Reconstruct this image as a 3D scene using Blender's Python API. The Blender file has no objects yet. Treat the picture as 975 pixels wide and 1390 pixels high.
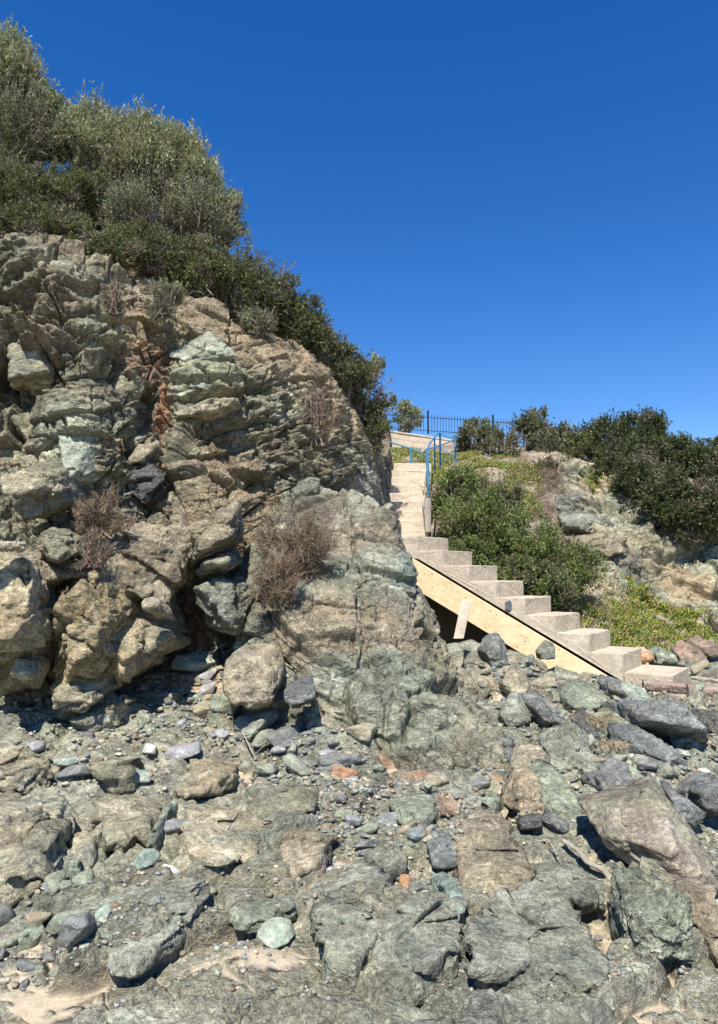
import bpy, bmesh, math, random
import numpy as np
R = math.radians
rng = np.random.default_rng(7)
random.seed(7)
sc = bpy.context.scene
col = sc.collection

# ------------------------------------------------------------------ camera maths
FPX = 964.0; CX = 487.5; CY = 695.0; PITCH = R(5.0); EYE = 1.6
cs, sn = math.cos(PITCH), math.sin(PITCH)

def P(px, py, D):
    """world point seen at photo pixel (px,py) at distance D along +Y"""
    u = (px - CX) / FPX; v = (CY - py) / FPX
    dx = u; dy = cs - v * sn; dz = sn + v * cs
    t = D / dy
    return np.array([dx * t, D, EYE + dz * t])

def proj(p):
    x = p[..., 0]; y = p[..., 1]; z = p[..., 2] - EYE
    f = y * cs + z * sn; up = -y * sn + z * cs
    f = np.where(f < .05, .05, f)
    return CX + FPX * x / f, CY - FPX * up / f

# ------------------------------------------------------------------ noise
def _h(ix, iy, iz, s):
    with np.errstate(over='ignore'):
        n = (ix.astype(np.uint32) * np.uint32(73856093)) ^ (iy.astype(np.uint32) * np.uint32(19349663)) \
            ^ (iz.astype(np.uint32) * np.uint32(83492791)) ^ np.uint32((s * 2654435761) & 0xffffffff)
        n ^= n >> np.uint32(13); n *= np.uint32(1274126177); n ^= n >> np.uint32(16)
        n *= np.uint32(2246822519); n ^= n >> np.uint32(13)
    return n
def _f(n): return (n & np.uint32(0xffffff)).astype(np.float32) / 16777216.0
def _nx(n, k):
    with np.errstate(over='ignore'):
        n = (n + np.uint32((k * 374761393) & 0xffffffff)) * np.uint32(668265263); n ^= n >> np.uint32(15)
        n *= np.uint32(2246822519); n ^= n >> np.uint32(13)
    return n

def vnoise(p, s=0):
    p = np.asarray(p, np.float32)
    i = np.floor(p); f = p - i; i = i.astype(np.int64)
    f = f * f * f * (f * (f * 6 - 15) + 10)
    r = 0
    for dx in (0, 1):
        wx = f[:, 0] if dx else 1 - f[:, 0]
        for dy in (0, 1):
            wy = f[:, 1] if dy else 1 - f[:, 1]
            for dz in (0, 1):
                wz = f[:, 2] if dz else 1 - f[:, 2]
                r = r + wx * wy * wz * _f(_h(i[:, 0] + dx, i[:, 1] + dy, i[:, 2] + dz, s))
    return r * 2 - 1

def fbm(p, o=4, s=0, g=.5):
    a = 1.; r = 0; t = 0
    for k in range(o):
        r = r + a * vnoise(p * (2.03 ** k) + 11.3 * k, s + k); t += a; a *= g
    return r / t
def ridged(p, o=4, s=0):
    a = 1.; r = 0; t = 0
    for k in range(o):
        r = r + a * (1 - 2 * np.abs(vnoise(p * (2.03 ** k) + 7.7 * k, s + k))); t += a; a *= .55
    return r / t

def vor(q, s=0):
    q = np.asarray(q, np.float32)
    c = np.floor(q).astype(np.int64)
    n = len(q)
    F1 = np.full(n, 9., np.float32); F2 = F1.copy(); ID = np.zeros(n, np.uint32); V = np.zeros((n, 3), np.float32)
    for dx in (-1, 0, 1):
        for dy in (-1, 0, 1):
            for dz in (-1, 0, 1):
                a, b, e = c[:, 0] + dx, c[:, 1] + dy, c[:, 2] + dz
                h0 = _h(a, b, e, s)
                v = np.stack([q[:, 0] - a - _f(_nx(h0, 1)), q[:, 1] - b - _f(_nx(h0, 2)), q[:, 2] - e - _f(_nx(h0, 3))], 1)
                d = (v * v).sum(1)
                m = d < F1
                F2 = np.where(m, F1, np.minimum(F2, d)); ID = np.where(m, h0, ID)
                V = np.where(m[:, None], v, V); F1 = np.where(m, d, F1)
    return np.sqrt(F1), np.sqrt(F2), ID, V

def sst(a, b, x):
    t = np.clip((x - a) / (b - a), 0, 1); return t * t * (3 - 2 * t)

def rotm(ax, ay, az):
    from mathutils import Euler
    return np.array(Euler((R(ax), R(ay), R(az))).to_matrix(), np.float32)

def blocks(p, size, rot, seed, tilt=.9, gw=.12, warp=.09):
    """fractured-rock height: random step and tilt per block, groove between. returns height(-1..1), groove(0..1), block random"""
    q = (p @ rot) / np.array(size, np.float32)
    q = q + warp * np.stack([vnoise(q * 1.3, seed + 50), vnoise(q * 1.3 + 9, seed + 51), vnoise(q * 1.3 + 19, seed + 52)], 1)
    F1, F2, ID, V = vor(q, seed)
    r0 = _f(_nx(ID, 5)); t = np.stack([_f(_nx(ID, 6)), _f(_nx(ID, 7)), _f(_nx(ID, 8))], 1) * 2 - 1
    hgt = (r0 * 2 - 1) * .6 + tilt * (t * V).sum(1)
    g = 1 - sst(0, gw, F2 - F1)
    return hgt, g, _f(_nx(ID, 9))

def joints(p, size, rot, seed, gw=.05, warp=.25, tilt=.35, skew=.35):
    """angular jointed rock: beds cut by two joint sets, every block with its own step and tilt"""
    q = (p @ rot) / np.array(size, np.float32)
    q = q + warp * np.stack([fbm(q * .45, 3, seed + 60), fbm(q * .45, 3, seed + 61), fbm(q * .45, 3, seed + 62)], 1)
    z = q[:, 2] + .35 * vnoise(q * .6, seed + 63); iz = np.floor(z).astype(np.int64); o = iz * 0
    hz = _h(iz, o, o + 3, seed)
    x = q[:, 0] + _f(_nx(hz, 1)) * 3 + skew * (z - iz) * (_f(_nx(hz, 4)) * 2 - 1); ix = np.floor(x).astype(np.int64)
    hx = _h(iz, ix, o + 7, seed)
    y = q[:, 1] + _f(_nx(hx, 2)) * 3; iy = np.floor(y).astype(np.int64)
    ID = _h(ix, iy, iz, seed + 9)
    # some joints are closed: neighbouring blocks merge
    mz = _f(_nx(hz, 5))
    fx, fy, fz = x - ix, y - iy, z - iz
    e = np.minimum(np.minimum(np.minimum(fx, 1 - fx), np.minimum(fy, 1 - fy)), np.minimum(fz, 1 - fz) * size[2] / size[0] * 1.6)
    r0 = _f(_nx(ID, 5)); t = np.stack([_f(_nx(ID, 6)), _f(_nx(ID, 7)), _f(_nx(ID, 8))], 1) * 2 - 1
    hgt = (r0 * 2 - 1) * .75 + tilt * 2 * (t * (np.stack([fx, fy, fz], 1) - .5)).sum(1)
    return hgt, (1 - sst(0, gw, e)) * (.25 + .75 * _f(_nx(ID, 3))), _f(_nx(ID, 9))

# ------------------------------------------------------------------ mesh helpers
def add_obj(name, me, parent=None, loc=None):
    o = bpy.data.objects.new(name, me); col.objects.link(o)
    if loc is not None: o.location = loc
    if parent is not None: o.parent = parent
    return o

def np_mesh(name, v, f, mat, colr=None, smooth=True, attr='col', alpha=None):
    """v (n,3), f (m,k) all same k"""
    me = bpy.data.meshes.new(name)
    v = np.ascontiguousarray(v, np.float32); f = np.ascontiguousarray(f, np.int32)
    m, k = f.shape
    me.vertices.add(len(v)); me.vertices.foreach_set('co', v.ravel())
    me.loops.add(m * k); me.loops.foreach_set('vertex_index', f.ravel())
    me.polygons.add(m); me.polygons.foreach_set('loop_start', np.arange(0, m * k, k, dtype=np.int32))
    try: me.polygons.foreach_set('loop_total', np.full(m, k, np.int32))
    except Exception: pass
    me.polygons.foreach_set('use_smooth', np.full(m, smooth))
    if colr is not None:
        a = me.attributes.new(attr, 'FLOAT_COLOR', 'POINT')
        c = np.ones((len(v), 4), np.float32); c[:, :3] = colr
        if alpha is not None: c[:, 3] = alpha
        a.data.foreach_set('color', c.ravel())
    me.update(); me.validate()
    if mat: me.materials.append(mat)
    return me

def tag(o, label=None, cat=None, group=None, kind=None):
    if label: o['label'] = label
    if cat: o['category'] = cat
    if group: o['group'] = group
    if kind: o['kind'] = kind
    return o

def empty(name, loc, label, cat, group=None):
    o = bpy.data.objects.new(name, None); col.objects.link(o); o.location = loc; o.empty_display_size = .1
    return tag(o, label, cat, group)

# ------------------------------------------------------------------ materials
def nt(name):
    m = bpy.data.materials.new(name); m.use_nodes = True; t = m.node_tree; t.nodes.clear()
    out = t.nodes.new('ShaderNodeOutputMaterial'); b = t.nodes.new('ShaderNodeBsdfPrincipled')
    t.links.new(b.outputs[0], out.inputs[0]); b.inputs['Roughness'].default_value = .9
    b.inputs['Specular IOR Level'].default_value = .25
    return m, t, b
def N(t, ty, **k):
    n = t.nodes.new(ty)
    for a, v in k.items():
        if a.startswith('i_'): n.inputs[a[2:].replace('_', ' ')].default_value = v
        else: setattr(n, a, v)
    return n
def L(t, a, b): t.links.new(a, b)
def noise(t, vec, scale, detail=4, rough=.6, dist=0):
    n = N(t, 'ShaderNodeTexNoise'); n.inputs['Scale'].default_value = scale; n.inputs['Detail'].default_value = detail
    n.inputs['Roughness'].default_value = rough; n.inputs['Distortion'].default_value = dist; L(t, vec, n.inputs['Vector']); return n
def maprange(t, v, a, b, c, d):
    n = N(t, 'ShaderNodeMapRange'); n.inputs[1].default_value = a; n.inputs[2].default_value = b
    n.inputs[3].default_value = c; n.inputs[4].default_value = d; L(t, v, n.inputs[0]); return n
def mixc(t, fac, a, b, mode='MIX'):
    n = N(t, 'ShaderNodeMix', data_type='RGBA', blend_type=mode)
    for s, x in ((0, fac), (6, a), (7, b)):
        if hasattr(x, 'links') or hasattr(x, 'is_linked'): L(t, x, n.inputs[s])
        else: n.inputs[s].default_value = x
    return n.outputs[2]
def math_(t, op, a, b=None):
    n = N(t, 'ShaderNodeMath', operation=op)
    for s, x in ((0, a), (1, b)):
        if x is None: continue
        if hasattr(x, 'is_linked'): L(t, x, n.inputs[s])
        else: n.inputs[s].default_value = x
    return n.outputs[0]

def rock_material(name, bump=1., streak=(1, 1, 1.7), rough=.88, contrast=1., sandy=False):
    m, t, b = nt(name)
    at = N(t, 'ShaderNodeAttribute', attribute_name='col'); geo = N(t, 'ShaderNodeNewGeometry'); pos = geo.outputs['Position']
    mp = N(t, 'ShaderNodeMapping'); mp.inputs['Rotation'].default_value = (R(25), R(35), R(20)); mp.inputs['Scale'].default_value = streak
    L(t, pos, mp.inputs['Vector'])
    n1 = noise(t, mp.outputs[0], 9, 6, .68, .4); n2 = noise(t, pos, 38, 5, .7); n3 = noise(t, pos, 130, 3, .6)
    c = mixc(t, 1., at.outputs['Color'], maprange(t, n1.outputs[0], .3, .72, 1 - .42 * contrast, 1 + .38 * contrast).outputs[0], 'MULTIPLY')
    c = mixc(t, 1., c, maprange(t, n2.outputs[0], .3, .7, 1 - .5 * contrast, 1 + .5 * contrast).outputs[0], 'MULTIPLY')
    c = mixc(t, 1., c, maprange(t, n3.outputs[0], .3, .7, 1 - .42 * contrast, 1 + .42 * contrast).outputs[0], 'MULTIPLY')
    # hue drift green <-> brown
    n4 = noise(t, pos, 3.3, 4, .6)
    c = mixc(t, maprange(t, n4.outputs[0], .45, .7, 0, .4).outputs[0], c, mixc(t, 1., c, (1.10, .98, .82, 1), 'MULTIPLY'))
    n5 = noise(t, pos, 6.1, 5, .6)
    c = mixc(t, maprange(t, n5.outputs[0], .55, .72, 0, .5).outputs[0], c, mixc(t, 1., c, (.82, 1.04, 1.02, 1), 'MULTIPLY'))
    # pale lichen flecks and dark flecks
    n6 = noise(t, pos, 55, 3, .75); fl = maprange(t, n6.outputs[0], .61, .68, 0, .6)
    c = mixc(t, fl.outputs[0], c, (.5, .48, .4, 1))
    n7 = noise(t, mp.outputs[0], 44, 4, .75); fd = maprange(t, n7.outputs[0], .36, .28, 0, .8)
    c = mixc(t, fd.outputs[0], c, mixc(t, 1., c, (.35, .35, .36, 1), 'MULTIPLY'))
    b.inputs['Roughness'].default_value = rough
    # bump: streaks + chips + grain
    wv = N(t, 'ShaderNodeVectorMath', operation='ADD'); nn = noise(t, pos, 6, 4, .6); sc_ = N(t, 'ShaderNodeVectorMath', operation='SCALE'); sc_.inputs['Scale'].default_value = .22
    L(t, nn.outputs['Color'], sc_.inputs[0]); L(t, mp.outputs[0], wv.inputs[0]); L(t, sc_.outputs[0], wv.inputs[1])
    h = math_(t, 'ADD', math_(t, 'MULTIPLY', n1.outputs[0], .8), math_(t, 'MULTIPLY', n2.outputs[0], .55))
    h = math_(t, 'ADD', h, math_(t, 'MULTIPLY', n3.outputs[0], .42))
    # quartz veins
    nv = noise(t, pos, 1.9, 5, .55, .6); vv = math_(t, 'ABSOLUTE', math_(t, 'SUBTRACT', nv.outputs[0], .5)); vm = noise(t, pos, 1.3, 2, .5)
    vf = math_(t, 'MULTIPLY', maprange(t, vv, 0, .006, .55, 0).outputs[0], maprange(t, vm.outputs[0], .5, .6, 0, 1).outputs[0])
    c = mixc(t, vf, c, (.55, .53, .46, 1))
    for vs_, am in ((9., .8), (27., .42)):
        v = N(t, 'ShaderNodeTexVoronoi', feature='F1'); v.inputs['Scale'].default_value = vs_; L(t, wv.outputs[0], v.inputs['Vector'])
        h = math_(t, 'ADD', h, math_(t, 'MULTIPLY', v.outputs['Distance'], am))
        sx = N(t, 'ShaderNodeSeparateColor'); L(t, v.outputs['Color'], sx.inputs[0])
        c = mixc(t, 1., c, maprange(t, sx.outputs[0], 0, 1, 1 - .16 * contrast, 1 + .16 * contrast).outputs[0], 'MULTIPLY')
    nr2 = noise(t, pos, 2.3, 3, .55); h = math_(t, 'MULTIPLY', h, maprange(t, nr2.outputs[0], .36, .62, .3, 1.35).outputs[0])
    if sandy:
        sp_ = noise(t, pos, 160, 4, .8); sp2 = noise(t, pos, 14, 4, .6)
        cs2 = mixc(t, 1., at.outputs['Color'], maprange(t, sp_.outputs[0], .3, .7, .62, 1.35).outputs[0], 'MULTIPLY')
        cs2 = mixc(t, 1., cs2, maprange(t, sp2.outputs[0], .3, .7, .85, 1.15).outputs[0], 'MULTIPLY')
        rk = math_(t, 'SUBTRACT', 1., at.outputs['Alpha'])
        c = mixc(t, at.outputs['Alpha'], c, cs2); h = math_(t, 'ADD', math_(t, 'MULTIPLY', h, rk), math_(t, 'MULTIPLY', sp_.outputs[0], .16))
    L(t, c, b.inputs['Base Color'])
    bp = N(t, 'ShaderNodeBump'); bp.inputs['Strength'].default_value = .85; bp.inputs['Distance'].default_value = .035 * bump
    L(t, h, bp.inputs['Height']); L(t, bp.outputs[0], b.inputs['Normal'])
    return m
M_CLIFF = rock_material('cliff rock', 1.25)
M_ROCK = rock_material('boulder rock', 1.)
M_STONE = rock_material('smooth stone', .35, rough=.8, contrast=.6)
M_GROUND = rock_material('bedrock', 1.05, (1, 1.5, 1), contrast=1.05, sandy=True)

def leaf_material(name, trans=.3, rough=.55):
    m, t, b = nt(name)
    at = N(t, 'ShaderNodeAttribute', attribute_name='col')
    L(t, at.outputs['Color'], b.inputs['Base Color']); b.inputs['Roughness'].default_value = rough
    b.inputs['Specular IOR Level'].default_value = .4
    tr = N(t, 'ShaderNodeBsdfTranslucent'); L(t, at.outputs['Color'], tr.inputs[0])
    mx = N(t, 'ShaderNodeMixShader'); mx.inputs[0].default_value = trans
    L(t, b.outputs[0], mx.inputs[1]); L(t, tr.outputs[0], mx.inputs[2])
    L(t, mx.outputs[0], [n for n in t.nodes if n.type == 'OUTPUT_MATERIAL'][0].inputs[0])
    return m
M_LEAF = leaf_material('leaves')
M_TWIG, _t, _b = nt('dry bark'); _a = N(_t, 'ShaderNodeAttribute', attribute_name='col'); L(_t, _a.outputs['Color'], _b.inputs['Base Color'])

def plain(name, c, rough=.6, metal=0, nscale=20, var=.25, bump=.002, stretch=(1, 1, 1), c2=None, sharp=(.35, .65)):
    m, t, b = nt(name); tc = N(t, 'ShaderNodeTexCoord')
    mp = N(t, 'ShaderNodeMapping'); mp.inputs['Scale'].default_value = stretch; L(t, tc.outputs['Object'], mp.inputs['Vector'])
    n = noise(t, mp.outputs[0], nscale, 6, .65, .3)
    f = maprange(t, n.outputs[0], sharp[0], sharp[1], 0, 1)
    c2 = c2 or [x * (1 - var) for x in c]
    cc = mixc(t, f.outputs[0], (*c, 1), (*c2, 1))
    n2 = noise(t, tc.outputs['Object'], nscale * 6, 4, .7)
    cc = mixc(t, 1., cc, maprange(t, n2.outputs[0], .3, .7, .82, 1.15).outputs[0], 'MULTIPLY')
    L(t, cc, b.inputs['Base Color']); b.inputs['Roughness'].default_value = rough; b.inputs['Metallic'].default_value = metal
    bp = N(t, 'ShaderNodeBump'); bp.inputs['Distance'].default_value = bump; bp.inputs['Strength'].default_value = .8
    L(t, math_(t, 'ADD', n.outputs[0], math_(t, 'MULTIPLY', n2.outputs[0], .4)), bp.inputs['Height']); L(t, bp.outputs[0], b.inputs['Normal'])
    return m
#@@MATS
M_CONC = plain('board marked concrete', (.575, .495, .385), .9, nscale=2.6, c2=(.485, .41, .31), bump=.03)
M_RISER = plain('concrete riser', (.60, .51, .38), .9, nscale=5, c2=(.47, .395, .29), bump=.045)
M_PLY = plain('yellow formwork board', (.78, .63, .39), .7, nscale=2.2, c2=(.62, .46, .25), bump=.003, stretch=(1, 1, 5), sharp=(.45, .75))
M_GREYWOOD = plain('weathered grey wood', (.42, .37, .31), .9, nscale=8, c2=(.22, .18, .15), bump=.008, stretch=(1, 1, .15))
M_REDWOOD = plain('weathered reddish timber', (.36, .275, .22), .9, nscale=14, c2=(.15, .105, .085), bump=.02, stretch=(.18, .6, 1.6))
M_BLUE = plain('chipped blue paint', (.045, .18, .31), .45, nscale=30, c2=(.09, .27, .42), bump=.001)
M_BLACK = plain('dark blue black iron paint', (.018, .025, .045), .5, nscale=10)
M_NAIL = plain('rusty nail', (.05, .035, .03), .7)
M_DRIFT = plain('bleached driftwood', (.40, .35, .27), .9, nscale=10, c2=(.25, .21, .15), bump=.01, stretch=(.15, 1, 1.6))

# ------------------------------------------------------------------ palettes
TAN = (.33, .29, .20); OLIVE = (.245, .228, .155); GG = (.235, .238, .182); PALE = (.34, .355, .265); DGREY = (.10, .10, .092)
BLUEG = (.19, .197, .187); ORANGE = (.42, .22, .12); SOIL = (.40, .31, .20); BROWN = (.20, .145, .095); SLATE = (.165, .168, .15)
LILAC = (.30, .29, .29); WHITE = (.58, .56, .50); GREEN = (.215, .25, .185); MINT = (.34, .375, .285); SAND = (.50, .415, .29)
def C(*a): return np.array(a, np.float32)
def mixa(a, b, t): return a + (b - a) * t[:, None]
def rockcol(p, c1, c2, c3, s=0, blk=None):
    n1 = sst(-.35, .4, fbm(p * 1.1, 3, s + 1)); n2 = sst(.0, .45, fbm(p * 3.1, 4, s + 5)); n3 = fbm(p * 11., 3, s + 9)
    c = mixa(np.tile(C(*c1), (len(p), 1)), C(*c2), n1); c = mixa(c, C(*c3), n2 * .7)
    k = 1 + .22 * n3
    if blk is not None: k = k * (.8 + .4 * blk)
    return np.clip(c * k[:, None], .01, .9)
def blob(p, c, r, s=3, rough=.6):
    d = np.linalg.norm((p - c) / np.array(r, np.float32), axis=1)
    return sst(1.15, .55, d + rough * fbm(p * 3.5, 4, s))

# ------------------------------------------------------------------ sky, sun, camera
SUN_EL, SUN_AZ = R(56), R(193)      # azimuth clockwise from +Y
w = bpy.data.worlds.new('World'); sc.world = w; w.use_nodes = True; t = w.node_tree; t.nodes.clear()
sky = t.nodes.new('ShaderNodeTexSky'); sky.sky_type = 'NISHITA'; sky.sun_disc = False
sky.sun_elevation = SUN_EL; sky.sun_rotation = SUN_AZ; sky.air_density = 1.0; sky.dust_density = .0; sky.ozone_density = 3.5; sky.altitude = 0
bg = t.nodes.new('ShaderNodeBackground'); bg.inputs[1].default_value = .106; wo = t.nodes.new('ShaderNodeOutputWorld')
hsv = t.nodes.new('ShaderNodeHueSaturation'); hsv.inputs['Saturation'].default_value = 1.36; hsv.inputs['Hue'].default_value = .512; t.links.new(sky.outputs[0], hsv.inputs['Color']); t.links.new(hsv.outputs[0], bg.inputs[0]); t.links.new(bg.outputs[0], wo.inputs[0])
sl = bpy.data.lights.new('sun', 'SUN'); sl.energy = 5.0; sl.angle = R(.5); sl.color = (1., .955, .88)
so = bpy.data.objects.new('sun', sl); col.objects.link(so); so.location = (-5, -20, 25)
from mathutils import Vector
sd = Vector((math.sin(SUN_AZ) * math.cos(SUN_EL), math.cos(SUN_AZ) * math.cos(SUN_EL), math.sin(SUN_EL)))
so.rotation_euler = sd.to_track_quat('Z', 'Y').to_euler()
cd = bpy.data.cameras.new('camera'); cam = bpy.data.objects.new('camera', cd); col.objects.link(cam); sc.camera = cam
cam.location = (0, 0, EYE); cam.rotation_euler = (R(90) + PITCH, 0, 0)
cd.sensor_fit = 'VERTICAL'; cd.sensor_height = 24; cd.sensor_width = 36; cd.lens = 24 * FPX / 1390; cd.clip_end = 2000; cd.clip_start = .05
sc.view_settings.view_transform = 'Standard'; sc.view_settings.look = 'None'; sc.view_settings.gamma = 1; sc.view_settings.exposure = 0.64
try: sc.view_settings.use_curve_mapping = False
except Exception: pass

# ------------------------------------------------------------------ ground
def g0(x, y):
    x = np.asarray(x, float); y = np.asarray(y, float)
    z = .42 * sst(2.5, 8, y) + .15 * sst(-1, -3.5, x) * sst(3.5, 6, y)
    z = z + .34 * np.exp(-(((x - 1.5) / .9) ** 2 + ((y - 8.4) / 1.2) ** 2))
    z = z + .38 * np.exp(-(((x + 1.5) / .9) ** 2 + ((y - 7.4) / .9) ** 2))
    z = z - .10 * sst(1.2, 2.4, x) * sst(6.5, 4.5, y) - .16 * np.exp(-(((x - 2.9) / 1.0) ** 2 + ((y - 8.2) / .9) ** 2))
    z = z - .02 * np.clip(1 - y, 0, 80)
    return z
def hit(px, py, f=g0):
    Ds = np.linspace(1.6, 14, 1200); pts = np.array([P(px, py, d) for d in Ds]) if np.isscalar(px) else None
    below = pts[:, 2] <= f(pts[:, 0], pts[:, 1])
    k = int(np.argmax(below)) if below.any() else len(Ds) - 1
    return pts[k]

GROT = rotm(0, 0, 32); GROT2 = rotm(20, 10, -25)
def ground_eval(x, y):
    base = g0(x, y); p = np.stack([x, y, base], 1).astype(np.float32)
    fade = sst(13, 10, y) * sst(-9, -5, x) * sst(11, 7, x)
    pq = p * np.array([1, 1, 1.], np.float32)
    pw = pq + .10 * np.stack([fbm(pq * 2.2, 3, 71), fbm(pq * 2.2, 3, 72), 0 * x], 1).astype(np.float32)
    big, gb, r1 = blocks(pw, (1.0, .55, 2.), GROT, 21, .9, .10)
    mid, gm, r2 = blocks(pw, (.36, .22, 1.), GROT2, 22, 1.2, .06)
    sm, gs, r3 = blocks(pw, (.10, .075, .3), GROT, 23, 1.4, .09)
    n = fbm(pq * 2.0, 4, 31); fine = ridged(pq * np.array([9, 16, 9.], np.float32) @ GROT, 4, 33)
    rub = sst(.0, .35, fbm(pq * .9, 3, 37) + .45 * sst(1.0, 2.2, x) - .1)       # where rubble beats bedrock
    nr_ = sst(10.5, 7, y); sm = sm * nr_; mid = mid * (.35 + .65 * nr_); gs = gs * nr_
    h = .085 * big + .06 * n - .08 * gb + (.034 + .04 * rub) * mid - (.03 + .03 * rub) * gm + (.010 + .014 * rub) * sm - .010 * gs + .0015 * fine
    sand = -.10 + .05 * fbm(pq * 1.3, 3, 41) + .135 * np.exp(-(((x + .44) / .27) ** 2 + ((y - 3.08) / .18) ** 2)) \
        + .05 * np.exp(-(((x + .02) / .25) ** 2 + ((y - 3.6) / .5) ** 2))
    issand = sst(-.012, .012, sand - h)
    h2 = np.maximum(h, sand + .003 * fbm(pq * 40, 2, 43))
    return base + h2 * fade, issand * fade + (1 - fade), (r1, r2, rub, p)

def axis(pts, ns):
    out = []
    for i in range(len(ns)):
        out.append(np.linspace(pts[i], pts[i + 1], ns[i], endpoint=False))
    return np.concatenate(out + [[pts[-1]]])
A = axis([-60, -8, -1.5, -.62, .62, 1.5, 8, 60], [8, 14, 50, 760, 50, 14, 8])
inv = axis([2.25 ** -.5, 12. ** -.5], [880]) ** 2; yv = np.concatenate([-np.geomspace(300, 1, 14), [-.2, .8, 1.4, 1.9], 1 / inv, 12 * 1.35 ** np.arange(1, 13)])
W = np.where(yv < 2.25, 2.25, yv)
X = A[None, :] * W[:, None]; Y = np.repeat(yv[:, None], len(A), 1)
gx, gy = X.ravel().astype(np.float32), Y.ravel().astype(np.float32)
gz, gs_, (r1, r2, rub, gp) = ground_eval(gx, gy)
def gridfaces(nr, nc):
    i = np.arange(nr * nc).reshape(nr, nc)
    return np.stack([i[:-1, :-1], i[:-1, 1:], i[1:, 1:], i[1:, :-1]], -1).reshape(-1, 4)
def blur(a, nr_, nc_):
    a = a.reshape(nr_, nc_).copy()
    a[1:-1] = .25 * a[:-2] + .5 * a[1:-1] + .25 * a[2:]; a[:, 1:-1] = .25 * a[:, :-2] + .5 * a[:, 1:-1] + .25 * a[:, 2:]
    return a.ravel()
for _k in range(4): gz = blur(gz, len(yv), len(A))
_nf = sst(9, 5, gy) * (1 - .8 * np.clip(gs_, 0, 1)); gz = gz + _nf * (.0045 * fbm(gp * 48, 3, 39) + .003 * ridged((gp * np.array([9, 14, 9.], np.float32)) @ GROT, 4, 33) + .006 * fbm(gp * 17, 3, 40))
GV = np.stack([gx, gy, gz], 1)
gc = rockcol(gp, (.255, .24, .17), (.225, .232, .18), (.31, .29, .215), 60, r1)
gc *= (.86 + .28 * r2)[:, None]
gc = mixa(gc, C(*GREEN) * .9, .55 * sst(.1, .5, fbm(gp * 2.4 + 5, 4, 77)))
gc = mixa(gc, C(.16, .15, .13), .4 * sst(.1, .45, fbm(gp * 1.7 + 15, 4, 79)))
for (px, py, rr) in ((570, 1045, (.14, .07, .3)), (525, 1030, (.12, .06, .3)), (625, 1085, (.16, .06, .3)), (675, 1050, (.05, .05, .3)), (400, 950, (.2, .1, .3)), (700, 1060, (.05, .05, .3))):
    gc = mixa(gc, C(*ORANGE), .75 * blob(GV, hit(px, py), rr, px))
gc = mixa(gc, C(.50, .33, .19), .6 * blob(GV, hit(300, 900), (.9, .8, .6), 5))
sandc = C(*SAND)[None] * (1 + .18 * fbm(gp * 30, 3, 45) + .1 * fbm(gp * 3, 2, 46))[:, None]
for _k in range(4): gs_ = blur(gs_, len(yv), len(A))
gc = gc + (sandc - gc) * np.clip(gs_, 0, 1)[:, None]
for _k in range(2): gc = np.stack([blur(gc[:, q_], len(yv), len(A)) for q_ in range(3)], 1)
ground = add_obj('ground', np_mesh('ground', GV, gridfaces(len(yv), len(A)), M_GROUND, gc, alpha=np.clip(gs_, 0, 1))); tag(ground, kind='structure')
def ground_z(x, y):
    z, _, _ = ground_eval(np.atleast_1d(np.float32(x)), np.atleast_1d(np.float32(y))); return z

# ------------------------------------------------------------------ sheets (cliff, headland)
def catmull(u, n):
    """rows of weights for params u over n control points"""
    Wm = np.zeros((len(u), n)); i = np.clip(np.floor(u).astype(int), 0, n - 2); f = u - i
    w4 = np.stack([-.5 * f + f ** 2 - .5 * f ** 3, 1 - 2.5 * f ** 2 + 1.5 * f ** 3, .5 * f + 2 * f ** 2 - 1.5 * f ** 3, -.5 * f ** 2 + .5 * f ** 3], 1)
    for k in range(4):
        j = np.clip(i + k - 1, 0, n - 1); np.add.at(Wm, (np.arange(len(u)), j), w4[:, k])
    return Wm
def sheet(ctrl, ns_r, ns_c):
    ctrl = np.array(ctrl); nr, nc = ctrl.shape[:2]
    ur = axis(list(range(nr)), ns_r); uc = axis(list(range(nc)), ns_c)
    S = np.einsum('ai,ijk,bj->abk', catmull(ur, nr), ctrl, catmull(uc, nc))
    du = np.gradient(S, axis=0); dv = np.gradient(S, axis=1); n = np.cross(dv, du)
    n /= np.linalg.norm(n, axis=2, keepdims=True) + 1e-9
    return S, n, ur, uc
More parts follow.
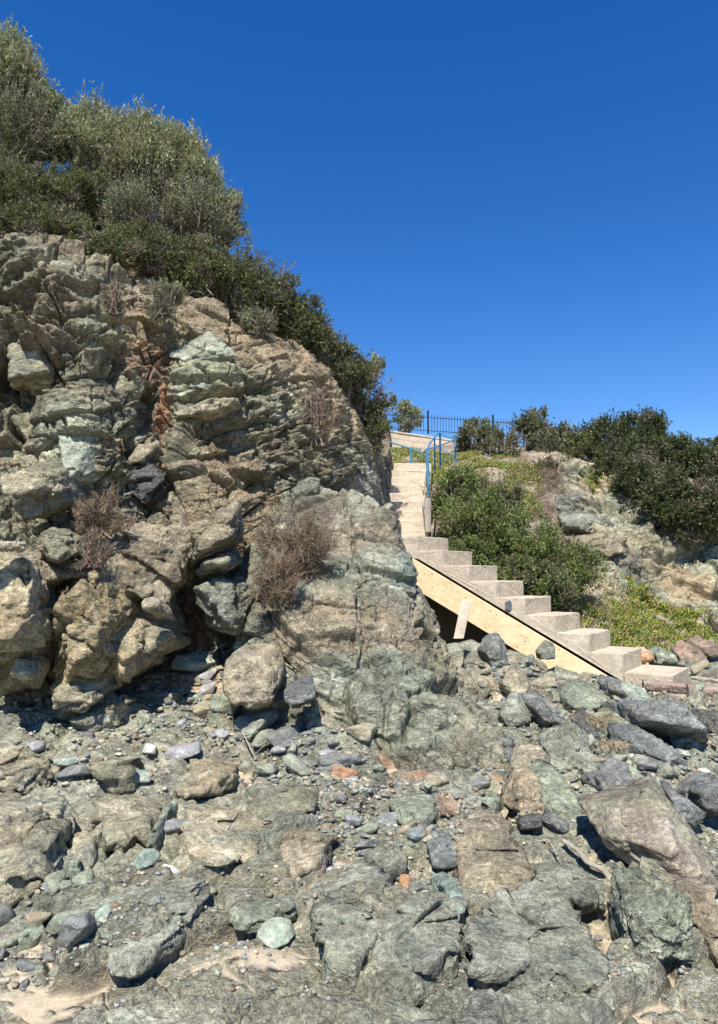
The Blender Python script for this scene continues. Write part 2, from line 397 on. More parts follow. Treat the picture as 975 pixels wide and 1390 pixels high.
# left cliff: columns of (px,row,D)
def cl(base, crest, bulge=(0, 0, 0)):
    b = P(*base); c = P(*crest); out = [P(base[0], base[1] + 60, base[2] - .35), b]
    for f, g in zip((.25, .5, .75), bulge):
        px = base[0] + (crest[0] - base[0]) * f; py = base[1] + (crest[1] - base[1]) * f
        D = base[2] + (crest[2] - base[2]) * (f ** 1.15) + g
        out.append(P(px, py, D))
    out.append(c)
    lf = .55 * float(sst(330, 150, base[0]))
    for dy, dz in ((.7, .25 + .25 * lf), (3, 1.0 + 1.1 * lf), (9, 2.2 + 2 * lf), (40, 3 + 2 * lf)):
        out.append(c + np.array([0, dy, dz]))
    return out
def wcol(pts): return [np.array(p, float) for p in pts]
cols = [cl((-900, 1000, 4.6), (-900, 230, 6.5)), cl((-450, 990, 5.2), (-450, 260, 7.2)),
        cl((-150, 980, 5.8), (-150, 290, 7.9), (-.1, .1, 0)), cl((0, 975, 6.2), (0, 315, 8.3), (0, .25, .1)),
        cl((100, 970, 6.3), (100, 338, 8.5), (.1, .0, -.1)), cl((160, 950, 6.6), (165, 372, 8.7), (.2, .1, .0)),
        cl((215, 915, 6.9), (215, 402, 8.9), (.15, .2, .18)),
        cl((265, 890, 6.95), (270, 418, 9.1), (.0, -.1, -.1)), cl((330, 880, 7.3), (335, 440, 9.3), (0, -.1, -.1)),
        cl((400, 860, 7.8), (405, 478, 9.7), (.1, .0, -.1)), cl((470, 830, 8.6), (462, 535, 10.3), (.1, .1, 0)),
        cl((512, 790, 10.0), (494, 585, 11.3), (0, .05, 0)), cl((524, 740, 11.6), (521, 622, 13.0), (0, 0, 0)),
        cl((527, 720, 12.6), (530, 605, 15), (0, 0, 0)), cl((532, 700, 15), (528, 590, 19.), (0, 0, 0)),
        cl((535, 690, 19), (530, 582, 30.), (0, 0, 0))]
ctrl = np.array(cols).transpose(1, 0, 2)
ns_r = [20, 150, 150, 150, 150, 30, 24, 14, 8]
ns_c = [20, 34, 70, 120, 72, 66, 60, 74, 78, 78, 56, 40, 24, 24, 12]
S, Nn, ur, uc = sheet(ctrl, ns_r, ns_c)
nr, nc = S.shape[:2]; p = S.reshape(-1, 3).astype(np.float32); nn = Nn.reshape(-1, 3).astype(np.float32)
if (nn[:, 1].mean()) > 0: nn = -nn
ppx, ppy = proj(p)
CLIFF0 = (p.copy(), ppx, ppy)
facev = np.repeat((ur <= 5.0)[:, None], nc, 1).ravel()
UR = np.repeat(ur[:, None], nc, 1).ravel()
fade = sst(7.5, 5.3, UR)
pw = p + .12 * np.stack([fbm(p * .7, 2, 1), fbm(p * .7, 2, 2), fbm(p * .7, 2, 3)], 1)
strata = rotm(6, -14, 12)
b1, g1, q1 = joints(pw, (1.05, 1.2, .62), strata, 5, .028, .2, .5)
b2, g2, q2 = joints(pw, (.42, .48, .24), rotm(10, -20, 25), 6, .04, .2, .55)
b3, g3, q3 = joints(pw, (.17, .19, .085), rotm(-6, -10, 40), 7, .08, .2, .6)
b4, g4, q4 = blocks(pw, (.06, .06, .04), rotm(5, 20, 0), 8, 1.5, .1)
bv, gv_, qv = blocks(pw, (.75, .75, .6), rotm(20, 20, 0), 9, 1.2, .05)
n1 = fbm(p * .7, 3, 11); fine = ridged(p * 9, 4, 12)
# region masks (where in the cliff the rock is more broken)
topleft = sst(260, 120, ppx) * sst(560, 470, ppy); crumb = sst(.25, 1.0, (UR - 4.0)) ; mid = 1 - topleft
rightc = sst(330, 430, ppx)
jm = .45 + .55 * sst(-.25, .25, fbm(p * .8, 3, 111)); rough3 = .5 + .8 * sst(-.2, .4, fbm(p * 1.1, 3, 112))
h = (.15 - .04 * rightc) * b1 + .09 * bv + .17 * n1 - .13 * g1 - .05 * gv_ + (.085 + .07 * topleft) * b2 * jm - .075 * g2 * jm * (1 + .5 * topleft) + (.036 + .02 * topleft + .012 * rightc) * b3 * rough3 - .026 * g3 * rough3 + .015 * b4 * rough3 - .006 * g4 + .008 * fine
thin = sst(9.5, 12, p[:, 1])
h = h * (1 - .72 * thin)
def CP(px, py):
    d = (CLIFF0[1] - px) ** 2 + (CLIFF0[2] - py) ** 2; d = np.where(facev, d, 1e9); return CLIFF0[0][int(np.argmin(d))]
for (px, py, rr, am) in ((42, 560, (.16, .6, .50), -.38), (60, 470, (.32, .6, .16), .26), (8, 520, (.14, .6, .5), -.30), (152, 500, (.14, .6, .30), -.22), (130, 452, (.3, .6, .12), .20), (196, 560, (.10, .6, .35), -.25), (150, 660, (.2, .6, .12), -.22),
                         (232, 690, (.10, .6, .35), -.30), (20, 400, (.4, .6, .1), -.18), (110, 395, (.3, .6, .08), -.20), (70, 430, (.35, .6, .08), -.20), (300, 545, (.5, .6, .07), -.16), (280, 520, (.45, .6, .09), .10), (345, 660, (.3, .6, .14), -.22),
                         (330, 590, (.4, .6, .08), -.16), (90, 690, (.3, .6, .15), -.35), (360, 520, (.25, .6, .12), -.14), (400, 560, (.12, .6, .3), -.16), (250, 640, (.22, .6, .14), .16), (455, 600, (.2, .6, .15), -.14), (180, 350, (.2, .6, .1), -.15)):
    h = h + am * blob(p, CP(px, py), rr, int(px) + 3, .45)
h = h * fade * (1 - .35 * crumb); h = np.where(UR > 4.5, blur(h, nr, nc), h)
pd = p + nn * h[:, None]
cc = rockcol(pw, (.235, .222, .155), (.31, .28, .20), (.225, .238, .185), 100, qv)
cc *= (.82 + .36 * q2)[:, None]
cc = mixa(cc, C(*PALE), .65 * np.clip(sst(.0, .5, fbm(pw * .8 + 3, 3, 103)) * (q1 > .45) + 0, 0, 1))
cc = mixa(cc, C(.17, .125, .085), .55 * sst(.05, .5, fbm(pw * 1.4 + 13, 4, 105)))
crest = sst(4.15, 4.75, UR + .28 * fbm(p * 1.5, 3, 107))
cc = cc * (.84 + .30 * (q3 - .5) + .0)[:, None] * 1.04
cc = mixa(cc, C(.34, .265, .17), .7 * crest * sst(130, 240, ppx))
def PD(px, py):
    d = (CLIFF0[1] - px) ** 2 + (CLIFF0[2] - py) ** 2; d = np.where(facev, d, 1e9); k = int(np.argmin(d)); return CLIFF0[0][k]
for (px, py, rr, cl_, a) in ((205, 490, (.22, .6, .42), (.24, .155, .10), .8), (220, 560, (.08, .6, .5), ORANGE, .85), (218, 640, (.06, .5, .34), ORANGE, .6), (150, 610, (.16, .5, .14), ORANGE, .7),
                         (185, 440, (.3, .5, .3), SOIL, .5), (262, 845, (.28, .6, .32), (.46, .26, .16), .85), (320, 690, (.7, .8, .45), (.45, .34, .21), .55), (300, 620, (.5, .8, .3), (.36, .26, .16), .5), (500, 665, (.4, 1.2, .45), (.52, .49, .42), .8),
                         (105, 600, (.36, .6, .5), (.33, .35, .265), .6), (275, 500, (.5, .6, .45), (.35, .37, .25), .8), (130, 440, (.3, .5, .3), (.34, .36, .26), .4), (440, 500, (.5, .6, .4), (.36, .27, .17), .5),
                         (400, 620, (.5, .7, .3), (.24, .19, .13), .5), (110, 760, (.4, .5, .2), (.22, .17, .11), .5)):
    cc = mixa(cc, C(*cl_), a * blob(p, PD(px, py), rr, int(px)))
soilp = sst(5.0, 5.4, UR); cc = mixa(cc, C(.26, .21, .14), soilp)
cc = np.stack([blur(cc[:, q_], nr, nc) for q_ in range(3)], 1) * np.array([.90, .885, .85], np.float32)
cliff = add_obj('cliff_terrain', np_mesh('cliff_terrain', pd, gridfaces(nr, nc)[:, ::-1], M_CLIFF, cc)); tag(cliff, kind='structure')

# right headland
def hcol(pts, up=((2, .55), (6, 1.15), (14, 1.7), (60, 2.2))):
    o = [P(pts[0][0], pts[0][1] + 60, pts[0][2] - .4)] + [P(*q) for q in pts]; c = o[-1]
    return o + [c + np.array([0, a, b]) for a, b in up]
UPW = ((2, .2), (5, .55), (14, 1.6), (60, 2.0))
hc = [hcol([(500, 770, 13.2), (500, 715, 13.8), (500, 672, 14.9), (500, 634, 15.8), (500, 606, 18.5)], UPW),
      hcol([(548, 770, 12.8), (548, 715, 13.5), (548, 676, 14.6), (548, 636, 15.6), (548, 608, 18.5)], UPW),
      hcol([(578, 800, 12.3), (578, 735, 12.9), (578, 690, 13.9), (578, 645, 15.3), (578, 612, 18.5)], UPW),
      hcol([(605, 830, 11.6), (605, 752, 12.1), (605, 690, 13.2), (605, 648, 15.5), (605, 618, 19)]),
      hcol([(660, 860, 11.2), (660, 785, 11.7), (660, 705, 13.0), (660, 650, 15.6), (660, 612, 19)]),
      hcol([(720, 885, 10.9), (720, 810, 11.4), (720, 735, 12.8), (720, 670, 14.8), (720, 618, 17.5)]),
      hcol([(765, 890, 10.6), (765, 830, 11.1), (765, 770, 12.6), (765, 700, 14.6), (765, 628, 16)]),
      hcol([(820, 900, 10.4), (820, 850, 11.0), (820, 790, 12.4), (820, 700, 14.1), (820, 640, 15.4)]),
      hcol([(900, 922, 10.4), (900, 888, 11.0), (900, 835, 12.5), (900, 735, 13.8), (900, 655, 14.8)]),
      hcol([(1000, 935, 10.3), (1000, 905, 10.9), (1000, 860, 12.0), (1000, 760, 13.2), (1000, 670, 14.2)]),
      hcol([(1150, 940, 10), (1150, 905, 10.5), (1150, 850, 11.4), (1150, 760, 12.4), (1150, 660, 13.4)]),
      hcol([(1500, 950, 9.5), (1500, 900, 10), (1500, 840, 10.8), (1500, 750, 11.6), (1500, 650, 12.4)]),
      hcol([(2300, 960, 9), (2300, 900, 9.5), (2300, 840, 10.2), (2300, 750, 11), (2300, 650, 12)])]
ctrl = np.array(hc).transpose(1, 0, 2)
S, Nn, ur, uc = sheet(ctrl, [14, 60, 90, 100, 80, 40, 24, 16, 8], [20, 24, 36, 60, 64, 50, 60, 80, 90, 50, 24, 10])
nr, nc = S.shape[:2]; p = S.reshape(-1, 3).astype(np.float32); nn = Nn.reshape(-1, 3).astype(np.float32)
if (nn[:, 1].mean()) > 0: nn = -nn
ppx, ppy = proj(p); HEAD0 = (p.copy(), ppx, ppy); UR = np.repeat(ur[:, None], nc, 1).ravel(); headface = UR <= 5.0
# rock zone to the right of the line (690,610)-(820,800)-(975,880)
line = np.interp(ppx, [690, 760, 820, 900, 975, 1300], [560, 690, 800, 850, 880, 900])
rz = sst(22, -30, ppy - line + 8 * fbm(p * 1.5, 3, 201)) * sst(735, 765, ppx) * sst(6.3, 5.0, UR)
pw = p + .2 * np.stack([fbm(p, 3, 1), fbm(p, 3, 2), fbm(p, 3, 3)], 1)
b1, g1, q1 = joints(pw, (1.1, 1.2, .6), rotm(8, 30, 10), 205, .05, .4, .5)
b2, g2, q2 = joints(pw, (.40, .45, .22), rotm(0, 38, 20), 206, .08, .3, .5)
b3, g3, q3 = blocks(pw, (.16, .16, .09), rotm(5, 30, 50), 207, 1.2, .13)
hr = .22 * b1 - .13 * g1 + .10 * b2 - .07 * g2 + .045 * b3 - .02 * g3 + .02 * ridged(p * 6, 4, 208)
hs = .10 * fbm(p * 1.2, 4, 209) + .03 * ridged(p * np.array([6, 6, 2.], np.float32), 4, 210)
h = blur(hs * (1 - rz) + hr * rz, nr, nc)
pd2 = p + nn * h[:, None]; HEADD = pd2
cc = rockcol(pw, (.34, .30, .20), (.27, .26, .18), PALE, 220, q1); cc *= (.82 + .36 * q2)[:, None]
cc = mixa(cc, C(*SOIL) * .85, .7 * sst(0, .5, fbm(p * .9, 3, 223)) * sst(3.2, 4.6, UR))
cs_ = rockcol(p, (.36, .285, .215), (.28, .22, .165), (.40, .34, .26), 230)
cc = cs_ + (cc - cs_) * rz[:, None]
def HP(px, py):
    d = (HEAD0[1] - px) ** 2 + (HEAD0[2] - py) ** 2; d = np.where(headface, d, 1e9); k = int(np.argmin(d)); return HEAD0[0][k]
for (px, py, rr, cl_, a) in ((935, 790, (.6, .8, .4), (.47, .36, .22), .7), (860, 780, (.6, .8, .4), (.12, .12, .115), .6), (975, 750, (.4, .8, .2), MINT, .6), (810, 655, (.4, .8, .25), (.42, .32, .2), .6)):
    cc = mixa(cc, C(*cl_), a * blob(p, HP(px, py), rr, int(px)))
head = add_obj('headland_terrain', np_mesh('headland_terrain', pd2, gridfaces(nr, nc)[:, ::-1], M_CLIFF, cc * .92)); tag(head, kind='structure')
#@@PART2
# ------------------------------------------------------------------ boulders
_ICO = {}
def ico(level):
    if level not in _ICO:
        bm = bmesh.new(); bmesh.ops.create_icosphere(bm, subdivisions=level, radius=1)
        v = np.array([x.co[:] for x in bm.verts], np.float32); f = np.array([[q.index for q in x.verts] for x in bm.faces], np.int32); bm.free()
        _ICO[level] = (v / np.linalg.norm(v, axis=1, keepdims=True), f)
    return _ICO[level]
def planes_shape(dirs, Nm, d, pw=18):
    q = np.clip(dirs @ Nm.T, 1e-4, None) / d[None]
    m = q.max(1); return 1 / (m * (((q / m[:, None]) ** pw).sum(1)) ** (1 / pw))
def unit(v): v = np.array(v, float); return v / np.linalg.norm(v)
PALS = dict(olive=(OLIVE, TAN, GG), tan=(TAN, (.27, .22, .13), (.36, .32, .22)), gg=(GG, (.24, .25, .185), (.16, .17, .13)), pale=(MINT, PALE, (.37, .38, .28)),
            dark=(DGREY, SLATE, (.13, .12, .10)), blue=(BLUEG, SLATE, (.25, .265, .25)), brown=((.25, .21, .14), (.30, .255, .175), (.20, .175, .125)), lilac=(LILAC, (.28, .28, .27), (.37, .365, .35)),
            green=((.215, .24, .17), (.28, .305, .22), (.165, .18, .13)), hgrey=((.22, .22, .185), (.16, .16, .14), (.30, .29, .23)), mint=((.34, .37, .28), (.25, .31, .26), (.38, .40, .33)), orange=((.42, .235, .12), (.36, .19, .10), (.48, .31, .19)),
            white=(WHITE, (.5, .48, .43), (.40, .36, .3)), slate=(SLATE, (.155, .165, .155), (.215, .225, .205)), redgreen=((.25, .245, .175), (.25, .21, .155), (.24, .26, .19)),
            warm=((.31, .255, .17), (.25, .22, .15), (.28, .285, .205)), redb=((.25, .18, .13), (.2, .16, .12), (.28, .22, .16)))
def finish_rock(name, dirs, f, r, scale, lean, center, pal, seed, label, cat, group, rough, mat, base, bed=None, pit=1., parentcol=None):
    v = dirs * r[:, None] * scale
    size = float(np.abs(v).max()); w0 = v + seed * 3.17
    if rough > 0:
        st = rotm(seed * 37 % 60 - 30, seed * 53 % 60 - 30, seed * 11 % 90) if bed is None else bed
        hb, gb, qb = blocks(w0, (size * .75, size * .75, size * .38), st, seed, 1.2, .035, .06)
        hm, gm, qm = blocks(w0, (size * .3, size * .3, size * .16), st, seed + 1, 1.3, .05, .08)
        hs_, gs3, _q = blocks(w0, (size * .11, size * .11, size * .06), st, seed + 2, 1.4, .08, .08)
        h = size * rough * (.10 * hb + .042 * hm + .013 * hs_ - .055 * gb - .022 * gm - .006 * gs3 + .035 * fbm(w0 / size * 1.6, 4, seed + 2)) + min(size, .6) * .006 * rough * ridged((w0 @ st) * np.array([6, 6, 16.], np.float32) / max(size, .25) * .7, 4, seed + 3)
    else:
        qb = None; h = size * .02 * fbm(w0 / size * 2, 3, seed)
    v = v + dirs * h[:, None]
    v[:, 1] += lean * v[:, 2]
    c = rockcol(w0, *PALS[pal], seed + 10, qb)
    v = v + center
    zmin = v[:, 2].min(); loc = np.array([center[0], center[1], zmin])
    me = np_mesh(name, v - loc, f, mat, c)
    o = add_obj(name, me, None, loc); tag(o, label, cat, group)
    return o
def level_for(px):  return int(np.clip(round(math.log(max(px * px * 3.0, 60) / 10, 4)), 2, 7))
def boulder(poly, thick, pal, label, D=None, seed=None, rough=1., lean=.3, name='boulder', cat='rock', group=None, mat=None, surf=None, sink=0., fronts=3, pw=36, shrink=.95):
    """upright rock from its outline in metres at distance D"""
    poly = np.array(poly, float); cpx = poly.mean(0); seed = seed or int(cpx[0] * 7 + cpx[1]) % 997 + 3
    r = np.random.default_rng(seed)
    if D is None:
        if surf is not None: D = surf(cpx[0], cpx[1])[1] - thick * .12 - sink
        else: D = hit(cpx[0], poly[:, 1].max() - 3)[1] + thick * .45
    if surf is None and group == 'boulders on the beach right of the outcrop' and cpx[1] > 905:
        hp_ = hit(float(cpx[0]), float(poly[:, 1].max() - 4)); D = float(hp_[1] + .04 + lean * np.ptp(poly[:, 1]) * .5 * hp_[1] / FPX)
    c = P(cpx[0], cpx[1], D)
    k = D / FPX
    xz = []
    for a_, b_ in poly:
        dr = P(a_, b_, 1.) - np.array([0, 0, EYE]); Dq = (D + lean * (EYE - c[2])) / max(1 - lean * dr[2], .3); q_ = P(a_, b_, Dq); xz.append([q_[0] - c[0], q_[2] - c[2]])
    xz = np.array(xz) * shrink; c = c + np.array([0, .6 * thick, 0])
    Nl, dl = [], []
    m = len(xz); area = sum(xz[i][0] * xz[(i + 1) % m][1] - xz[(i + 1) % m][0] * xz[i][1] for i in range(m)); sg = 1 if area > 0 else -1
    for i in range(m):
        a, b = xz[i], xz[(i + 1) % m]; e = b - a
        n = np.array([e[1], -e[0]]) * sg; n /= np.linalg.norm(n); d = float(n @ a)
        al = R(r.uniform(-28, 12)); Nl.append([n[0] * math.cos(al), math.sin(al), n[1] * math.cos(al)]); dl.append(max(d * math.cos(al), .01))
    for i in range(fronts):
        Nl.append(unit([r.uniform(-.45, .45), -1, r.uniform(-.25, .6)])); dl.append(thick * r.uniform(.72, 1.))
    for i in range(2): Nl.append(unit([r.uniform(-.5, .5), 1, r.uniform(-.4, .4)])); dl.append(thick)
    span = max(np.ptp(poly[:, 0]), np.ptp(poly[:, 1])) * .7365
    dirs, f = ico(level_for(span)); rr = planes_shape(dirs, np.array(Nl), np.array(dl), pw)
    return finish_rock(name, dirs, f, rr, 1., lean, c, pal, seed, label, cat, group, rough, mat or M_ROCK, None)
def slab(poly, h, pal, label, seed=None, rough=1., name='flat_rock', cat='rock', group=None, mat=None, tilt=(0, 0), up=.0, pw=36):
    """rock lying on the ground; the outline is laid out on the ground plane in metres"""
    h = h * .48; rough = rough * 1.15
    pts = np.array([hit(a, b, lambda x, y: g0(x, y) + up + h * .35) for a, b in poly]); c = pts.mean(0); seed = seed or int(c[0] * 700 + c[1] * 313) % 997 + 3
    r = np.random.default_rng(seed); xy = pts[:, :2] - c[:2]; m = len(xy)
    area = sum(xy[i][0] * xy[(i + 1) % m][1] - xy[(i + 1) % m][0] * xy[i][1] for i in range(m)); sg = 1 if area > 0 else -1
    Nl, dl = [], []
    for i in range(m):
        a, b = xy[i], xy[(i + 1) % m]; e = b - a; n = np.array([e[1], -e[0]]) * sg; n /= np.linalg.norm(n); d = float(n @ a)
        al = R(r.uniform(-8, 30)); Nl.append([n[0] * math.cos(al), n[1] * math.cos(al), math.sin(al)]); dl.append(max(d * math.cos(al), .008))
    for i in range(3): Nl.append(unit([tilt[0] + r.uniform(-.22, .22), tilt[1] + r.uniform(-.22, .22), 1])); dl.append(h * r.uniform(.62, .8))
    Nl.append([0, 0, -1]); dl.append(h)
    P_ = np.array(poly, float); span = max(np.ptp(P_[:, 0]), np.ptp(P_[:, 1])) * .7365
    dirs, f = ico(level_for(span)); rr = planes_shape(dirs, np.array(Nl), np.array(dl), pw)
    return finish_rock(name, dirs, f, rr, 1., 0, c, pal, seed, label, cat, group, rough, mat or M_ROCK, None)
def sv(zx, zy, s, ox, oy): return (ox + zx / s, oy + zy / s)

G_CL = 'boulders standing out of the cliff foot'
B = boulder
B([(-50, 765), (0, 742), (28, 765), (42, 800), (40, 862), (16, 905), (-50, 925)], .55, 'tan', 'rough tan boulder cut by the left picture edge beside the biggest cliff foot boulder', D=5.5, group=G_CL)
B([(45, 830), (62, 795), (100, 768), (142, 774), (163, 800), (180, 850), (172, 892), (130, 925), (90, 945), (52, 938), (44, 890)], .75, 'tan', 'biggest craggy tan boulder bulging at the foot of the cliff', D=5.7, group=G_CL, rough=1.25)
B([(55, 940), (80, 932), (118, 938), (122, 955), (95, 975), (62, 970)], .35, 'olive', 'low brown rock wedged under the biggest cliff foot boulder', D=5.55, group=G_CL)
B([(16, 895), (35, 890), (46, 912), (40, 932), (22, 932)], .2, 'olive', 'small rounded rock in the dark gap left of the biggest cliff boulder', D=5.55, group=G_CL)
B([(122, 762), (128, 728), (150, 712), (182, 706), (215, 718), (236, 745), (240, 775), (222, 815), (196, 820), (160, 800), (128, 785)], .6, 'brown', 'rounded brown boulder below the small dead shrub', D=6.3, group=G_CL, rough=1.1)
B([(33, 735), (60, 718), (92, 730), (98, 748), (80, 758), (45, 756)], .4, 'olive', 'flat topped brown block beside the pale plank', D=5.9, group=G_CL)
B([(5, 640), (18, 624), (62, 634), (72, 672), (52, 690), (16, 706), (6, 680)], .5, 'olive', 'squarish brown block left of the pale green slab', D=6.4, group=G_CL)
B([(-40, 800), (-40, 740), (30, 752), (70, 770), (88, 785), (48, 800), (20, 808)], .45, 'brown', 'tilted brown ledge right under the pale plank', D=5.8, group=G_CL)
B([(68, 560), (98, 546), (130, 556), (136, 600), (134, 645), (108, 668), (74, 664), (66, 610)], .28, 'pale', 'smooth pale green slab face high on the left cliff', surf=PD, sink=-.02, group=G_CL, rough=.5, lean=.35, name='flat_rock', pw=70, fronts=1)
B([(10, 560), (38, 552), (55, 575), (52, 605), (22, 608), (8, 590)], .4, 'olive', 'rounded olive block in shade at the far left of the cliff', surf=PD, sink=.0, group=G_CL)
B([(192, 818), (206, 812), (219, 820), (216, 832), (198, 834)], .14, 'tan', 'small tan stone lodged under the rounded brown boulder', D=5.85, group=G_CL)
B([(186, 852), (204, 846), (222, 852), (232, 868), (222, 882), (196, 880)], .25, 'olive', 'medium olive rock beside the orange soil patch', D=6.2, group=G_CL)
B([(168, 622), (196, 614), (220, 640), (222, 670), (200, 690), (174, 668)], .3, 'dark', 'dark grey cracked rock below the orange vein', surf=PD, sink=.0, group=G_CL)
B([(165, 612), (180, 596), (212, 590), (221, 612), (205, 630), (172, 630)], .3, 'brown', 'brown grey knob of rock beside the orange vein', surf=PD, sink=.05, group=G_CL)
B([(228, 478), (250, 462), (288, 455), (312, 470), (316, 482), (270, 498), (232, 508)], .24, 'pale', 'topmost of three pale tilted ledges right of the orange vein', surf=PD, sink=.0, group=G_CL, lean=.5, rough=.8)
B([(228, 520), (262, 505), (318, 492), (326, 505), (300, 528), (240, 545), (228, 535)], .26, 'pale', 'middle one of three pale tilted ledges right of the orange vein', surf=PD, sink=.02, group=G_CL, lean=.5, rough=.8)
B([(230, 558), (262, 550), (318, 532), (322, 548), (285, 566), (240, 568)], .28, 'tan', 'lowest of three pale tilted ledges right of the orange vein', surf=PD, sink=.08, group=G_CL, lean=.3, rough=.8)
B([(243, 740), (262, 708), (300, 684), (318, 684), (318, 735), (292, 748), (252, 768)], .4, 'brown', 'leaning brown slab left of the big brown shrub', D=6.6, group=G_CL, rough=.8)
B([(262, 772), (290, 748), (310, 744), (318, 762), (300, 778), (268, 780)], .35, 'olive', 'wedge of olive rock under the leaning brown slab', D=6.55, group=G_CL)
B([(258, 800), (300, 780), (330, 790), (336, 830), (318, 868), (290, 858), (262, 822)], .35, 'gg', 'grey green rock face above the orange soil', D=6.5, group=G_CL)
B([(0, 470), (30, 455), (60, 462), (72, 490), (60, 520), (20, 530), (0, 520)], .4, 'olive', 'dark jutting block in the layered upper left cliff', surf=PD, sink=.05, group=G_CL)
B([(60, 372), (75, 360), (84, 378), (82, 398), (62, 398)], .3, 'pale', 'small squared pale block near the cliff top', surf=PD, sink=.0, group=G_CL)
# central outcrop
G_O = None
#B([(340, 868), (352, 840), (372, 850), (392, 890), (385, 908), (352, 900)], .3, 'tan', 'small pale rock between the round brown boulder and the outcrop', D=6.3, group=G_O)
B([(293, 905), (308, 886), (345, 882), (368, 892), (382, 925), (378, 950), (352, 970), (318, 968), (296, 940)], .36, 'brown', 'round brown boulder in front of the central outcrop', D=5.75, rough=.5, pw=8)
B([(385, 935), (408, 926), (427, 930), (426, 952), (400, 962), (386, 955)], .16, 'slate', 'angular grey block right of the round brown boulder', D=5.6, rough=.7)
oc = [[(322, 800, 7.6), (322, 830, 7.2), (322, 860, 6.9), (322, 880, 6.7), (322, 900, 6.5)],
      [(338, 770, 7.7), (340, 800, 7.1), (342, 835, 6.7), (345, 868, 6.45), (348, 895, 6.25)],
      [(366, 695, 8.0), (362, 735, 7.5), (362, 790, 6.9), (366, 850, 6.4), (375, 915, 6.1)],
      [(412, 652, 8.3), (410, 700, 7.7), (410, 770, 7.0), (412, 850, 6.35), (418, 945, 5.85)],
      [(458, 664, 8.2), (456, 712, 7.6), (458, 780, 7.0), (464, 870, 6.3), (480, 978, 5.7)],
      [(502, 680, 8.1), (502, 730, 7.5), (500, 795, 7.0), (515, 880, 6.35), (530, 1008, 5.5)],
      [(530, 708, 8.0), (539, 760, 7.5), (548, 818, 7.1), (556, 900, 6.35), (585, 1022, 5.4)],
      [(554, 766, 8.1), (566, 808, 7.7), (580, 852, 7.3), (602, 922, 6.5), (645, 1016, 5.5)],
      [(572, 836, 8.3), (587, 864, 8.0), (612, 898, 7.4), (646, 940, 6.6), (694, 1002, 5.75)],
      [(622, 884, 8.4), (645, 905, 7.9), (668, 925, 7.3), (695, 955, 6.7), (718, 990, 6.2)],
      [(690, 910, 8.3), (710, 930, 7.9), (728, 950, 7.3), (745, 972, 6.8), (760, 1000, 6.4)]]
cg = []
for k_, c_ in enumerate(oc):
    pts = [P(*q) for q in c_]; dn = .26 if k_ in (9, 10) else (.05 if k_ == 8 else 0)
    pts = [q - np.array([0, 0, dn * (1.2 if k_ == 10 else 1)]) for q in pts]
    cg.append([pts[0] + [0, 1.3, -1.8], pts[0] + [0, .5, -.35]] + pts + [pts[-1] + [0, -.15, -.45]])
S, Nn, ur, uc = sheet(np.array(cg).transpose(1, 0, 2), [16, 30, 60, 70, 90, 110, 30], [24, 30, 52, 54, 44, 40, 44, 50, 50, 40])
nr, nc = S.shape[:2]; p = S.reshape(-1, 3).astype(np.float32); nn = Nn.reshape(-1, 3).astype(np.float32)
if (nn[:, 1].mean()) > 0: nn = -nn
opx, opy = proj(p); pw = p + .10 * np.stack([fbm(p, 3, 501), fbm(p, 3, 502), fbm(p, 3, 503)], 1)
b1, g1, q1 = joints(pw, (.95, 1.1, .50), rotm(10, 24, 20), 505, .03, .5, .45)
b2, g2, q2 = joints(pw, (.33, .4, .17), rotm(10, 30, 30), 506, .05, .4, .5)
b3, g3, q3 = blocks(pw, (.12, .12, .06), rotm(0, 30, 30), 507, 1.3, .08)
b5, g5, q5 = blocks(pw, (.7, .7, .5), rotm(20, 20, 0), 508, 1.1, .05)
lo_ = sst(800, 900, opy)
h = .08 * b1 - .11 * g1 + .08 * b5 - .07 * g5 + .11 * fbm(p * 1.2, 3, 509) + (.026 + .03 * lo_) * b2 - (.03 + .03 * lo_) * g2 + (.006 + .02 * lo_) * b3 - (.004 + .008 * lo_) * g3 + (.005 + .006 * lo_) * ridged((p @ rotm(0, 30, 30)) * np.array([6, 6, 14.], np.float32), 4, 510) + .007 * fbm(p * 22, 3, 511)
UR = np.repeat(ur[:, None], nc, 1).ravel(); h = blur(h, nr, nc)
cc = rockcol(pw, (.255, .23, .16), (.225, .23, .17), (.31, .285, .21), 520, q5); cc *= (.84 + .32 * q2)[:, None]
def OPT(px, py):
    d = (opx - px) ** 2 + (opy - py) ** 2; d = np.where(UR >= 2, d, 1e9); return p[int(np.argmin(d))]
for (px, py, rr, cl_, a) in ((420, 700, (.38, .7, .45), (.17, .135, .095), .75), (495, 720, (.35, .6, .22), (.33, .26, .18), .6), (552, 780, (.22, .5, .3), (.25, .31, .25), .75), (420, 850, (.4, .6, .3), (.33, .25, .16), .5),
                             (500, 850, (.5, .6, .3), (.30, .22, .15), .5), (560, 960, (.5, .5, .3), (.25, .275, .20), .7), (450, 900, (.3, .5, .2), (.33, .34, .27), .6), (530, 920, (.5, .5, .3), (.235, .265, .20), .6), (655, 945, (.4, .5, .3), (.29, .235, .17), .7)):
    cc = mixa(cc, C(*cl_), a * blob(p, OPT(px, py), rr, int(px)))
oc_ = add_obj('rock_outcrop', np_mesh('rock_outcrop', p + nn * h[:, None], gridfaces(nr, nc)[:, ::-1], M_CLIFF, cc * .92)); tag(oc_, 'large solid craggy outcrop sloping from the cliff down to the beach left of the stairs', 'rock outcrop')
